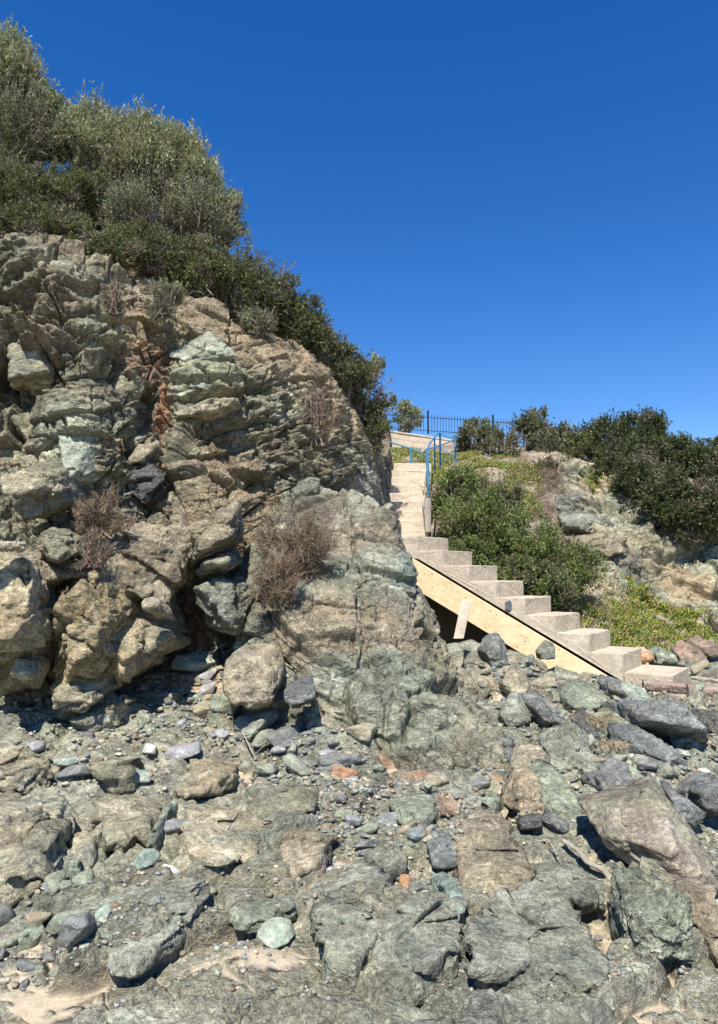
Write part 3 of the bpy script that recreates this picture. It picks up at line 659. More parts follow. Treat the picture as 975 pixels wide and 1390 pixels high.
# right headland rocks
G_H = 'rocks on the far right headland'
B([(757, 690), (765, 672), (790, 664), (806, 676), (800, 694), (770, 700)], .3, 'hgrey', 'dark grey knob topping the far headland rocks', surf=HP, sink=.2, group=G_H, lean=.2)
B([(765, 705), (790, 692), (818, 698), (838, 715), (835, 724), (800, 728), (770, 722)], .3, 'hgrey', 'grey split lump under the knob on the far headland', surf=HP, sink=.25, group=G_H, lean=.2)
B([(768, 728), (800, 726), (842, 732), (855, 748), (830, 758), (790, 752)], .3, 'brown', 'shaded brown lump below the split grey rock on the headland', surf=HP, sink=.25, group=G_H, lean=.2)
# right-hand rubble, upright boulders
G_R = 'boulders on the beach right of the outcrop'
B([(a_ + 26, b_ + 20) for a_, b_ in [(795, 1129), (798, 1105), (812, 1088), (848, 1068), (872, 1060), (892, 1068), (912, 1084), (948, 1129), (972, 1187), (972, 1218), (940, 1222), (905, 1217), (846, 1187), (815, 1156)]], .36, 'redgreen', 'biggest slanted boulder with red and green face, lower right', D=3.7, group=G_R, lean=.6, rough=.42, pw=60, fronts=2, shrink=.88)
B([(853, 1257), (856, 1222), (874, 1208), (922, 1216), (950, 1249), (951, 1290), (935, 1325), (865, 1325)], .2, 'green', 'green grey ribbed boulder in front of the biggest slanted boulder', D=3.0, group=G_R, lean=.5, rough=1.)
B([(862, 965), (880, 957), (940, 961), (962, 992), (960, 1025), (925, 1033), (882, 1010), (866, 1005)], .45, 'slate', 'big dark slate block below the weathered timbers', D=6.3, group=G_R, lean=.1, rough=.6, shrink=.9)
B([(769, 945), (780, 937), (812, 936), (834, 950), (842, 962), (826, 973), (777, 971)], .22, 'green', 'smooth oblong green boulder below the concrete stairs', D=7.0, group=G_R, lean=.3, rough=.5, pw=9)
B([(678, 978), (690, 955), (706, 950), (724, 968), (723, 992), (706, 1000), (690, 1000)], .2, 'gg', 'rounded grey rock right of the cracked brown slab', D=6.4, group=G_R, lean=.3, rough=.6)
B([(685, 930), (704, 918), (722, 935), (718, 948), (694, 952)], .15, 'warm', 'tan pointed stone amid dry grass below the yellow board', D=7.2, group=G_R)
B([(722, 958), (736, 950), (758, 965), (776, 998), (768, 1002), (735, 985)], .18, 'slate', 'blue grey ridged rock beside the smooth oblong boulder', D=6.5, group=G_R, rough=1.1)
B([(820, 1000), (832, 978), (862, 972), (870, 985), (868, 1010), (840, 1015), (822, 1012)], .22, 'green', 'green rock with a brown corner left of the dark slate block', D=6.1, group=G_R)
B([(656, 885), (664, 871), (680, 872), (692, 888), (690, 903), (668, 908)], .2, 'blue', 'blue grey boulder below the yellow formwork board', D=7.7, group=G_R)
B([(730, 885), (742, 871), (757, 880), (756, 895), (735, 897)], .12, 'gg', 'stone leaning against the lower end of the yellow board', D=8.0, group=G_R)
B([(826, 935), (832, 922), (850, 928), (872, 944), (868, 956), (840, 952), (828, 945)], .2, 'slate', 'slate wedge just below the last stair slab', D=7.3, group=G_R)
B([(852, 958), (858, 940), (880, 938), (890, 950), (884, 962)], .15, 'mint', 'pale green stone between slate wedge and timbers', D=7.2, group=G_R)
B([(870, 1012), (905, 1008), (938, 1040), (930, 1052), (890, 1040), (868, 1028)], .2, 'slate', 'flat grey slab leaning under the dark slate block', D=5.6, group=G_R)
B([(882, 1045), (890, 1030), (915, 1035), (932, 1058), (910, 1062), (886, 1060)], .18, 'gg', 'mossy grey stone above the biggest slanted boulder', D=5.3, group=G_R)
B([(945, 1082), (960, 1070), (1000, 1065), (1010, 1105), (985, 1118), (950, 1102)], .25, 'slate', 'dark blue boulder at the right picture edge', D=4.6, group=G_R, rough=.5)
B([(915, 1085), (930, 1080), (955, 1105), (948, 1122), (925, 1112)], .15, 'slate', 'dark stone left of the blue boulder at right edge', D=4.7, group=G_R)
B([(962, 985), (975, 972), (1030, 975), (1030, 1015), (968, 1010)], .3, 'dark', 'dark stone under the timbers at the right picture edge', D=6.6, group=G_R, shrink=.75)
B([(700, 1108), (712, 1070), (735, 1062), (738, 1095), (725, 1125), (706, 1112)], .18, 'warm', 'tan and grey standing stone left of the flat green slab', D=4.7, group=G_R)
B([(735, 1078), (752, 1070), (790, 1085), (806, 1105), (795, 1128), (768, 1118), (740, 1095)], .2, 'green', 'flat green slab touching the biggest slanted boulder', D=4.5, group=G_R, lean=.8, rough=.5)
B([(705, 1118), (714, 1110), (738, 1108), (738, 1130), (720, 1134), (706, 1130)], .1, 'dark', 'dark blue lump left of the biggest slanted boulder', D=4.3, group=G_R, rough=.5)
B([(738, 1112), (752, 1106), (778, 1122), (776, 1134), (750, 1130), (740, 1122)], .1, 'slate', 'lilac grey stone at the left corner of the biggest slanted boulder', D=4.2, group=G_R, rough=.4)
B([(742, 1015), (780, 1000), (822, 1030), (815, 1052), (775, 1055), (748, 1040)], .25, 'gg', 'low olive rock in the middle of the right rubble', D=5.5, group=G_R, lean=.6)
B([(690, 1060), (705, 1030), (745, 1028), (760, 1058), (735, 1075), (700, 1078)], .22, 'olive', 'low olive rock right of the orange stained bedrock', D=5.1, group=G_R, lean=.6)
B([(672, 1012), (682, 1002), (698, 1006), (702, 1018), (688, 1022), (675, 1018)], .09, 'blue', 'shiny blue grey stone above its smaller twin', D=5.75, group=G_R)
B([(685, 1022), (698, 1018), (703, 1030), (690, 1034)], .06, 'slate', 'smaller of two touching blue grey stones', D=5.6, group=G_R)
B([(800, 1062), (830, 1046), (868, 1052), (872, 1070), (835, 1082), (806, 1080)], .22, 'slate', 'mottled slate rock behind the biggest slanted boulder', D=4.9, group=G_R, lean=.5)
B([(930, 1235), (948, 1222), (990, 1230), (990, 1300), (955, 1300), (940, 1270)], .2, 'brown', 'brown rock at the lower right picture edge', D=3.0, group=G_R)
B([(780, 985), (795, 975), (818, 990), (815, 1008), (788, 1010)], .18, 'dark', 'dark stone behind the dry straw tuft', D=6.3, group=G_R)
# concrete side stones behind stair foot
B([(888, 888), (905, 882), (925, 892), (922, 908), (892, 908)], .2, 'green', 'green stone behind the last stair slab', D=9.0, group=G_R)
B([(862, 885), (875, 878), (890, 890), (882, 903), (866, 903)], .15, 'orange', 'orange tan stone wedged against the lowest concrete step', D=8.9, group=G_R)
B([(920, 885), (940, 876), (965, 890), (955, 905), (925, 905)], .22, 'redb', 'reddish stone behind the timbers near the ground cover', D=9.3, group=G_R)
B([(945, 872), (965, 866), (985, 880), (970, 892), (948, 888)], .2, 'redb', 'uppermost reddish brown stone beside the ground cover', D=9.9, group=G_R)
B([(884, 838), (894, 834), (915, 845), (918, 856), (900, 852), (886, 846)], .3, 'warm', 'long brown rock lying in the green ground cover', surf=HP, sink=.15, group=G_R, lean=.2)
# foreground slabs
G_S = 'slabs of foreground bedrock'
S_ = slab
S_([(-60, 1085), (20, 1068), (68, 1062), (88, 1075), (97, 1115), (92, 1150), (58, 1198), (20, 1212), (-60, 1215)], .30, 'olive', 'large ribbed slab at the lower left edge', group=G_S, rough=1.)
S_([(-50, 1010), (20, 1005), (40, 1025), (62, 1040), (66, 1058), (20, 1075), (-50, 1088)], .26, 'tan', 'brown slab at the left edge above the large ribbed slab', group=G_S)
S_([(30, 1196), (52, 1160), (82, 1160), (84, 1185), (60, 1208), (38, 1222)], .16, 'olive', 'small wedge slab against the large ribbed slab', group=G_S)
S_([(98, 1150), (112, 1118), (128, 1118), (137, 1138), (128, 1160), (106, 1168)], .13, 'olive', 'diamond shaped slab right of the deep dark crack', group=G_S)
S_([(86, 1200), (94, 1164), (106, 1168), (112, 1192), (100, 1205)], .12, 'green', 'small triangular slab below the diamond shaped slab', group=G_S)
S_([(120, 1085), (160, 1068), (200, 1070), (222, 1100), (200, 1140), (165, 1160), (140, 1150), (130, 1112)], .17, 'olive', 'broad knobbly slab left of the long standing flake', group=G_S)
S_([(192, 1165), (205, 1130), (222, 1100), (238, 1062), (244, 1066), (236, 1100), (222, 1136), (204, 1168)], .20, 'green', 'long thin standing flake of rock in the left foreground', group=G_S, rough=.6)
S_([(105, 1020), (130, 1000), (170, 1018), (195, 1050), (185, 1075), (150, 1080), (118, 1060)], .18, 'olive', 'lumpy brown slab below the small flat slate', group=G_S)
S_([(95, 985), (130, 950), (165, 925), (195, 940), (200, 965), (160, 985), (110, 1000)], .24, 'olive', 'sloping brown rock in front of the deep shadow', group=G_S)
S_([(132, 1225), (200, 1195), (255, 1192), (282, 1210), (278, 1232), (225, 1285), (180, 1320), (140, 1300)], .15, 'gg', 'wide grey green bedrock mass bottom left of the sand', group=G_S, rough=.8)
S_([(245, 1100), (290, 1060), (345, 1075), (360, 1110), (345, 1165), (290, 1180), (255, 1160)], .14, 'olive', 'brown bedrock slab in the middle left foreground', group=G_S)
S_([(245, 1045), (285, 1018), (318, 1028), (312, 1060), (270, 1085), (248, 1075)], .15, 'tan', 'pale tan broken slab left of the grey rubble', group=G_S)
S_([(390, 1120), (430, 1105), (450, 1140), (440, 1180), (400, 1195), (380, 1160)], .12, 'brown', 'cracked dark brown slab left of the sand pocket', group=G_S, rough=.7)
S_([(315, 1240), (340, 1222), (395, 1210), (402, 1235), (365, 1255), (325, 1255)], .10, 'green', 'blue green slab along the top edge of the sand', group=G_S)
S_([(415, 1235), (450, 1195), (490, 1170), (525, 1175), (545, 1210), (520, 1260), (505, 1330), (440, 1330)], .20, 'gg', 'big ribbed dark green slab at the bottom centre', group=G_S)
S_([(510, 1270), (540, 1215), (570, 1200), (605, 1205), (632, 1250), (625, 1300), (560, 1330), (500, 1330)], .20, 'gg', 'domed grey green slab right of the ribbed centre slab', group=G_S)
S_([(585, 1190), (605, 1182), (625, 1210), (632, 1248), (620, 1255), (602, 1222)], .14, 'mint', 'narrow pale green slab beside the domed slab', group=G_S, rough=.5)
S_([(525, 1075), (560, 1060), (590, 1085), (592, 1120), (572, 1130), (540, 1115)], .14, 'green', 'flat green slab with a pale vein in the centre rubble', group=G_S, rough=.5)
S_([(627, 1105), (650, 1100), (700, 1130), (720, 1180), (700, 1215), (640, 1205), (622, 1150)], .17, 'brown', 'large purple brown bedrock hump in the centre right', group=G_S)
S_([(640, 1290), (660, 1240), (710, 1210), (760, 1215), (800, 1260), (820, 1330), (640, 1330)], .20, 'gg', 'wide rough grey bedrock at the bottom right', group=G_S)
S_([(725, 1180), (770, 1165), (810, 1190), (815, 1225), (770, 1235), (735, 1215)], .14, 'gg', 'lumpy green rock left of the driftwood branch', group=G_S)
S_([(495, 1160), (520, 1140), (545, 1145), (548, 1170), (520, 1185)], .12, 'gg', 'roundish green rock left of the orange stone', group=G_S)
S_([(575, 1130), (600, 1120), (628, 1145), (622, 1175), (585, 1172)], .12, 'slate', 'mottled grey rock above the narrow pale green slab', group=G_S)
S_([(640, 1070), (665, 1062), (682, 1090), (672, 1100), (645, 1098)], .09, 'green', 'squarish green stone below the orange patch', group=G_S, rough=.5)
S_([(340, 1060), (385, 1040), (430, 1060), (425, 1100), (380, 1110), (350, 1095)], .12, 'olive', 'low mossy slab in the central foreground', group=G_S)
# single small stones
def stone(px, py, r, pal, label, rz=0., asp=(1.2, .9, .55), round_=False, seed=None, group=None, cat='stone', name='stone', up=0.):
    c = hit(px, py); z = float(ground_z(c[0], c[1])[0]); seed = seed or int(px * 3 + py * 5) % 991
    R_ = r * c[1] / FPX; q = np.random.default_rng(seed)
    Nm = q.normal(size=(9 if not round_ else 16, 3)); Nm /= np.linalg.norm(Nm, axis=1, keepdims=True); d = q.uniform(.62, .9, len(Nm))
    Nm = np.vstack([Nm, np.eye(3), -np.eye(3)]); d = np.concatenate([d, np.full(6, 1.)])
    dirs, f = ico(max(3, level_for(r * 1.6))); rr = planes_shape(dirs, Nm, d, 6 if round_ else 22)
    v = dirs * rr[:, None] * np.array(asp) * R_
    a = R(rz); rm = rotm(q.uniform(-12, 12), q.uniform(-12, 12), 0); v = v @ rm.T
    v = np.stack([v[:, 0] * math.cos(a) - v[:, 1] * math.sin(a), v[:, 0] * math.sin(a) + v[:, 1] * math.cos(a), v[:, 2]], 1)
    cc_ = rockcol(v / max(R_, .02) * .4 + seed, *PALS[pal], seed)
    if label and 'white' in label and pal == 'orange': cc_ = mixa(cc_, C(.78, .74, .68), sst(.1, -.2, v[:, 2] / R_ + .3 * fbm(v * 30, 3, 4)))
    loc = np.array([c[0], c[1], z + v[:, 2].min() + R_ * asp[2] * .62 + up])
    me = np_mesh(name, v + np.array([0, 0, -v[:, 2].min()]), f, M_STONE, cc_)
    o = add_obj(name, me, None, loc); tag(o, label, cat, group); return o
G_P = 'single stones lying on the bedrock'
for a in [(465, 1062, 17, 'orange', 'orange and white stone in the centre of the foreground', 20, (1.1, .8, .85), False),
          (551, 1190, 13, 'orange', 'smooth orange brown stone between two green slabs', 70, (1.15, .9, .5), True),
          (483, 1125, 17, 'lilac', 'smooth oval pale grey pebble near the sand pocket', 120, (1.25, .8, .5), True),
          (464, 1087, 11, 'slate', 'dark round pebble just under the orange and white stone', 0, (1., .9, .7), True),
          (108, 1010, 15, 'blue', 'small flat blue slate lying on brown bedrock', 15, (1.2, .8, .4), False),
          (49, 1022, 11, 'lilac', 'small pale angular stone in a dark notch at left', 60, (1, .9, .8), False),
          (103, 1066, 24, 'slate', 'flat blue green slate in the dark crack', 40, (1., .9, .35), False),
          (93, 1044, 13, 'mint', 'narrow pale green stone above the flat slate in the crack', 35, (1.5, .6, .5), False),
          (181, 1070, 19, 'mint', 'pale whitish stone with a pink base', 10, (1.2, .75, .45), False),
          (246, 1033, 20, 'lilac', 'lilac grey slab shaped stone left of the rubble', 10, (1.25, .8, .4), False),
          (202, 1058, 6, 'orange', 'tiny orange chip behind the pale whitish stone', 0, (1, 1, .5), False),
          (203, 1030, 13, 'white', 'cream coloured stone left of the lilac grey one', 100, (1.3, .7, .6), False),
          (250, 1128, 19, 'blue', 'long blue and cream stone at the foot of the standing flake', 40, (1.5, .65, .5), False),
          (259, 1154, 9, 'blue', 'small blue stone just below the long blue and cream stone', 90, (1.3, .7, .5), False),
          (152, 1240, 11, 'lilac', 'lilac pebble on gravel beside the wide grey green bedrock', 80, (1.2, .85, .5), True),
          (71, 1217, 16, 'green', 'round dark green stone below the small wedge slab', 0, (1, .95, .85), True),
          (44, 1258, 17, 'green', 'green stone with flat top near the lower left corner', 30, (1, .9, .8), False),
          (98, 1256, 28, 'green', 'large flat green stone casting a deep shadow, lower left', 20, (1.25, .75, .55), False),
          (112, 1292, 22, 'slate', 'grey green block below the large flat green stone', 80, (1.1, .9, .8), False),
          (6, 1245, 20, 'dark', 'black rounded stone at the lower left edge', 0, (1, 1, .9), True),
          (116, 1212, 15, 'green', 'smooth green stone left of the lilac pebble', 60, (1.1, .9, .7), True),
          (198, 1180, 17, 'mint', 'blocky mint green stone at the lower end of the flake', 70, (1, .9, .75), False),
          (290, 1205, 8, 'olive', 'small brown oval pebble near the top of the sand', 70, (1.3, .8, .6), True),
          (232, 1185, 12, 'white', 'pinkish white stone beside the mint green stone', 0, (1.2, .8, .5), False),
          (382, 1275, 26, 'mint', 'banded green and cream stone lying on the sand', 60, (1.15, .75, .6), False),
          (328, 1275, 12, 'lilac', 'grey stone half sunk in the sand', 100, (1.2, .7, .3), True),
          (378, 1035, 11, 'lilac', 'pale blue pebble in the grey rubble', 0, (1.1, .9, .6), True),
          (420, 1027, 11, 'gg', 'roundish yellow green stone in the grey rubble', 0, (1, .9, .6), True),
          (388, 1015, 20, 'slate', 'tall slanted grey stone behind the pale blue pebble', 70, (1.4, .7, .8), False),
          (460, 1040, 22, 'blue', 'blue grey ridged stone behind the orange and white stone', 20, (1.3, .8, .7), False),
          (228, 958, 9, 'dark', 'dark round stone in the upper left rubble', 0, (1, 1, .8), True),
          (198, 962, 9, 'slate', 'small slate pair stone in the upper left rubble', 0, (1.2, .9, .5), False),
          (125, 968, 13, 'mint', 'left of two flat pale stones in a row at the cliff foot', 0, (1.3, .7, .4), False),
          (158, 968, 13, 'mint', 'right of two flat pale stones in a row at the cliff foot', 0, (1.3, .7, .4), False),
          (265, 905, 26, 'mint', 'large pale green flat stone below the orange soil', 10, (1.3, .8, .5), False),
          (280, 962, 17, 'olive', 'roundish olive stone left of the round brown boulder', 0, (1.1, 1, .8), False),
          (306, 975, 18, 'gg', 'dark grey green stone below the round brown boulder', 0, (1.1, .8, .8), False),
          (350, 998, 22, 'slate', 'long grey slab among the rubble under the round brown boulder', 40, (1.4, .6, .6), False),
          (232, 938, 13, 'lilac', 'bluish flat stone behind the dark round stone', 0, (1.3, .9, .5), False),
          (610, 1113, 14, 'redb', 'reddish brown stone right of the flat green slab', -30, (1.2, .8, .6), False),
          (583, 1072, 12, 'slate', 'dark rounded stone above the reddish brown stone', 0, (1.2, .9, .6), True),
          (655, 1052, 14, 'blue', 'flat bluish stone beside the small orange patch', 0, (1.1, .9, .3), False),
          (858, 1035, 7, 'white', 'tiny white pebble above the mottled slate rock', 0, (1, .8, .7), True),
          (958, 1050, 8, 'white', 'small pink white pebble near the right edge', 0, (1.2, .8, .7), True),
          (950, 1048, 6, 'orange', 'tiny orange pebble near the right edge', 0, (1, .8, .7), True),
          (846, 962, 5, 'white', 'white pebble at the tip of the smooth oblong green boulder', 0, (1, .8, 1.1), True),
          (642, 858, 9, 'warm', 'brown stone at the shaded opening under the stairs', 0, (1.2, .9, .7), False)]:
    px, py, r, pal, lab, rz, asp, rd = a
    stone(px, py, r, pal, lab, rz, asp, rd, group=G_P)

# rubble: individual stones, then gravel as stuff
tmpl = {}
def template(pal, k, size_level):
    key = (pal, k, size_level)
    if key not in tmpl:
        seed = hash((len(tmpl) * 17 + 5)) % 977; q = np.random.default_rng(seed)
        Nm = q.normal(size=(9, 3)); Nm /= np.linalg.norm(Nm, axis=1, keepdims=True); d = q.uniform(.55, .9, 9)
        Nm = np.vstack([Nm, np.eye(3), -np.eye(3)]); d = np.concatenate([d, np.full(6, 1.)])
        dirs, f = ico(size_level); rr = planes_shape(dirs, Nm, d, 20)
        v = dirs * rr[:, None] * np.array([1.2, .9, .62]); hb, gb, qb = blocks(v + seed, (.9, .9, .5), rotm(seed, seed * 3, 0), seed, 1., .08, .1)
        v = v + dirs * (.05 * hb + .05 * fbm(v * 2 + seed, 3, seed) - .03 * gb)[:, None]
        tmpl[key] = np_mesh('loose_stone', v, f, M_STONE, rockcol(v * .35 + seed, *PALS[pal], seed, qb))
    return tmpl[key]
CN = dict(gg='grey green', olive='olive brown', slate='dark slate', lilac='pale grey', mint='pale green', brown='brown', green='green', tan='tan', dark='blackish', blue='blue grey', white='cream', orange='orange', warm='warm brown')
zones = [  # polygon(px), count, (rmin,rmax px), palettes, phrase
    ([(200, 890), (300, 870), (330, 880), (300, 960), (260, 960), (200, 950)], 34, (5, 12), ['gg', 'olive', 'mint', 'warm', 'lilac', 'tan'], 'in the rubble between orange soil and round boulder'),
    ([(290, 975), (380, 965), (450, 990), (520, 1030), (520, 1060), (380, 1060), (300, 1030)], 44, (7, 18), ['slate', 'gg', 'blue', 'olive', 'lilac', 'green'], 'in the grey rubble below the round brown boulder'),
    ([(200, 950), (290, 960), (300, 1000), (230, 1020), (190, 990)], 20, (5, 13), ['gg', 'blue', 'tan', 'lilac', 'olive'], 'on the bedrock left of the grey rubble'),
    ([(430, 1040), (640, 1060), (640, 1180), (500, 1200), (440, 1120)], 36, (6, 15), ['slate', 'gg', 'green', 'blue', 'brown'], 'among the slabs around the smooth oval pebble'),
    ([(0, 1200), (130, 1195), (150, 1310), (0, 1320)], 26, (6, 15), ['green', 'slate', 'mint', 'warm', 'gg'], 'in the pile at the lower left corner'),
    ([(690, 890), (830, 925), (960, 970), (960, 1060), (860, 1060), (700, 1000), (655, 900)], 70, (6, 15), ['gg', 'slate', 'green', 'blue', 'olive', 'mint'], 'in the boulder field below the concrete stairs'),
    ([(640, 1010), (860, 1030), (960, 1080), (960, 1130), (800, 1130), (660, 1110)], 36, (6, 15), ['gg', 'green', 'slate', 'olive'], 'behind and left of the biggest slanted boulder'),
    ([(560, 1180), (830, 1160), (860, 1310), (560, 1320)], 20, (5, 12), ['gg', 'slate', 'mint', 'brown'], 'in the joints of the lower right bedrock'),
    ([(880, 905), (1010, 915), (1010, 1060), (930, 1050)], 20, (6, 13), ['slate', 'dark', 'green', 'warm'], 'under the timbers at the right edge'),
    ([(600, 855), (700, 870), (760, 920), (660, 930)], 22, (5, 11), ['gg', 'blue', 'warm', 'olive'], 'banked against the underside of the yellow board')]
def inpoly(x, y, poly):
    c = False; j = len(poly) - 1
    for i in range(len(poly)):
        xi, yi = poly[i]; xj, yj = poly[j]
        if (yi > y) != (yj > y) and x < (xj - xi) * (y - yi) / (yj - yi) + xi: c = not c
        j = i
    return c
def samp(poly, n):
    P_ = np.array(poly); lo, hi = P_.min(0), P_.max(0); out = []
    while len(out) < n:
        a = rng.uniform(lo, hi)
        if inpoly(a[0], a[1], poly): out.append(a)
    return out
for zi, (poly, n, (r0, r1_), pals, phrase) in enumerate(zones):
    for i, (a, b) in enumerate(samp(poly, n)):
        r = r0 + (r1_ - r0) * rng.random() ** 2.2; pal = pals[rng.integers(len(pals))]; c = hit(a, b); z = float(ground_z(c[0], c[1])[0]); Rr = r * c[1] / FPX
        o = add_obj('loose_stone', template(pal, int(rng.integers(3)), 4 if r > 9 else 3), None, (c[0], c[1], z + Rr * .25))
        o.scale = (Rr * rng.uniform(.85, 1.25), Rr * rng.uniform(.8, 1.1), Rr * rng.uniform(.7, 1.1)); o.rotation_euler = (rng.uniform(-.4, .4), rng.uniform(-.4, .4), rng.uniform(0, 6.28))
        tag(o, f"{'small' if r < (r0 + r1_) / 2 else 'larger'} angular {CN[pal]} stone {phrase}", 'stone', 'loose stones ' + phrase)
def merged_stones(name, pts, sizes, cols_, lvl, mat, squash=.65):
    dirs, f = ico(lvl); n = len(pts); nv = len(dirs)
    q = np.random.default_rng(len(pts)); V = np.zeros((n, nv, 3), np.float32)
    for i in range(n):
        Nm = q.normal(size=(7, 3)); Nm /= np.linalg.norm(Nm, axis=1, keepdims=True); Nm = np.vstack([Nm, np.eye(3), -np.eye(3)])
        rr = planes_shape(dirs, Nm, np.concatenate([q.uniform(.55, .9, 7), np.full(6, 1.)]), 14)
        V[i] = (dirs * rr[:, None] * [q.uniform(.9, 1.3), q.uniform(.7, 1), squash * q.uniform(.6, 1.2)]) @ rotm(0, 0, q.uniform(0, 360)) * sizes[i] + pts[i]
    F = (f[None] + (np.arange(n) * nv)[:, None, None]).reshape(-1, 3)
    return add_obj(name, np_mesh(name, V.reshape(-1, 3), F, mat, np.repeat(cols_, nv, 0)))
gp_, gs2, gcol = [], [], []
pc = [C(*x) for x in (GG, OLIVE, TAN, BLUEG, SAND, MINT, BROWN, (.33, .3, .26), (.22, .235, .235), GG, (.25, .27, .265))]
for poly, n in (([(180, 880), (330, 870), (420, 960), (540, 1060), (480, 1150), (330, 1060), (190, 990)], 2600), ([(0, 1190), (150, 1190), (160, 1320), (0, 1320)], 350), ([(640, 890), (975, 940), (975, 1120), (640, 1110)], 2400),
                ([(430, 1060), (650, 1080), (640, 1200), (430, 1190)], 1500), ([(20, 950), (200, 930), (240, 1100), (20, 1080)], 900), ([(560, 1130), (975, 1100), (975, 1380), (560, 1380)], 1300), ([(150, 1180), (450, 1180), (450, 1380), (150, 1380)], 700)):
    sp = np.array(samp(poly, n))
    for a, b in sp:
        pass
    # vectorised ground hit
    D = np.linspace(1.6, 13, 500); u = (sp[:, 0] - CX) / FPX; v = (CY - sp[:, 1]) / FPX; dy = cs - v * sn; dz = sn + v * cs
    Xx = u[:, None] / dy[:, None] * D; Zz = EYE + dz[:, None] / dy[:, None] * D; Yy = np.broadcast_to(D, Xx.shape)
    bel = Zz <= g0(Xx, Yy); k = bel.argmax(1); ii = np.arange(len(sp)); x, y = Xx[ii, k], Yy[ii, k]; z = ground_z(x, y)
    s = (1.2 + 4.4 * rng.random(len(sp)) ** 2.2) * y / FPX
    gp_ += list(np.stack([x, y, z + s * .2], 1)); gs2 += list(s); gcol += [pc[i] * rng.uniform(.8, 1.2) for i in rng.integers(len(pc), size=len(sp))]
gv = merged_stones('gravel', np.array(gp_), np.array(gs2), np.array(gcol), 1, M_STONE); tag(gv, kind='stuff')

# ------------------------------------------------------------------ box / tube helpers
def box_mesh(name, o, ax, ay, az, mat, bev=.006, jit=0, seg=1):
    """box with corner o and edge vectors"""
    bm = bmesh.new(); o = np.array(o, float); vs = []
    for i in (0, 1):
        for j in (0, 1):
            for k in (0, 1): vs.append(bm.verts.new(o + i * np.array(ax) + j * np.array(ay) + k * np.array(az)))
    for f in ((0, 1, 3, 2), (4, 6, 7, 5), (0, 4, 5, 1), (2, 3, 7, 6), (0, 2, 6, 4), (1, 5, 7, 3)): bm.faces.new([vs[i] for i in f])
    bmesh.ops.recalc_face_normals(bm, faces=bm.faces)
    if bev: bmesh.ops.bevel(bm, geom=bm.edges[:], offset=bev, segments=2, affect='EDGES', profile=.6)
    if jit:
        bmesh.ops.subdivide_edges(bm, edges=[e for e in bm.edges if e.calc_length() > .12], cuts=3, use_grid_fill=True)
        for v in bm.verts: v.co += Vector(rng.normal(0, jit, 3))
    me = bpy.data.meshes.new(name); bm.to_mesh(me); bm.free(); me.materials.append(mat); return me
def prism_mesh(name, poly3, ext, mat, bev=.008, jit=0, cuts=0):
    bm = bmesh.new(); a = [bm.verts.new(p_) for p_ in poly3]; b = [bm.verts.new(np.array(p_) + ext) for p_ in poly3]; n = len(a)
    bm.faces.new(a); bm.faces.new(b[::-1])
    for i in range(n): bm.faces.new([a[i], b[i], b[(i + 1) % n], a[(i + 1) % n]])
    bmesh.ops.recalc_face_normals(bm, faces=bm.faces)
    if bev: bmesh.ops.bevel(bm, geom=bm.edges[:], offset=bev, segments=2, affect='EDGES', profile=.6)
    if cuts:
        bmesh.ops.triangulate(bm, faces=[f for f in bm.faces if len(f.verts) > 4])
        for _ in range(cuts): bmesh.ops.subdivide_edges(bm, edges=[e for e in bm.edges if e.calc_length() > .05], cuts=1)
        ps = np.array([v.co[:] for v in bm.verts], np.float32)
        d = np.stack([fbm(ps * 9, 3, 301), fbm(ps * 9, 3, 302), fbm(ps * 9, 3, 303)], 1) * jit + np.stack([fbm(ps * 38, 2, 304), fbm(ps * 38, 2, 305), fbm(ps * 38, 2, 306)], 1) * jit * .3
        for v, e in zip(bm.verts, d): v.co += Vector(e.tolist())
    me = bpy.data.meshes.new(name); bm.to_mesh(me); bm.free(); me.materials.append(mat); return me
def tubes_arrays(segs, n=6):
    V, F = [], []; k0 = 0
    for a, b, ra, rb in segs:
        a = np.array(a, float); b = np.array(b, float); d = unit(b - a); s = unit(np.cross(d, [0, 0, 1] if abs(d[2]) < .9 else [1, 0, 0])); t_ = np.cross(d, s)
        for c, r in ((a, ra), (b, rb)):
            for i in range(n):
                an = 2 * math.pi * i / n; V.append(c + r * (math.cos(an) * s + math.sin(an) * t_))
        for i in range(n): F.append([k0 + i, k0 + (i + 1) % n, k0 + n + (i + 1) % n, k0 + n + i])
        k0 += 2 * n
    return np.array(V), np.array(F)
def tube(name, pts, r, mat, parent=None, n=8):
    """bent bar through points, closed ends"""
    bm = bmesh.new(); pts = [np.array(p_, float) for p_ in pts]; rings = []
    for i, c in enumerate(pts):
        d = unit(pts[min(i + 1, len(pts) - 1)] - pts[max(i - 1, 0)]); s = unit(np.cross(d, [0, 0, 1] if abs(d[2]) < .9 else [1, 0, 0])); t_ = np.cross(d, s)
        rings.append([bm.verts.new(c + r * (math.cos(2 * math.pi * k / n) * s + math.sin(2 * math.pi * k / n) * t_)) for k in range(n)])
    for a, b in zip(rings, rings[1:]):
        for k in range(n): bm.faces.new([a[k], a[(k + 1) % n], b[(k + 1) % n], b[k]])
    bm.faces.new(rings[0][::-1]); bm.faces.new(rings[-1])
    bmesh.ops.recalc_face_normals(bm, faces=bm.faces)
    me = bpy.data.meshes.new(name); bm.to_mesh(me); bm.free(); me.materials.append(mat)
    return add_obj(name, me, parent)

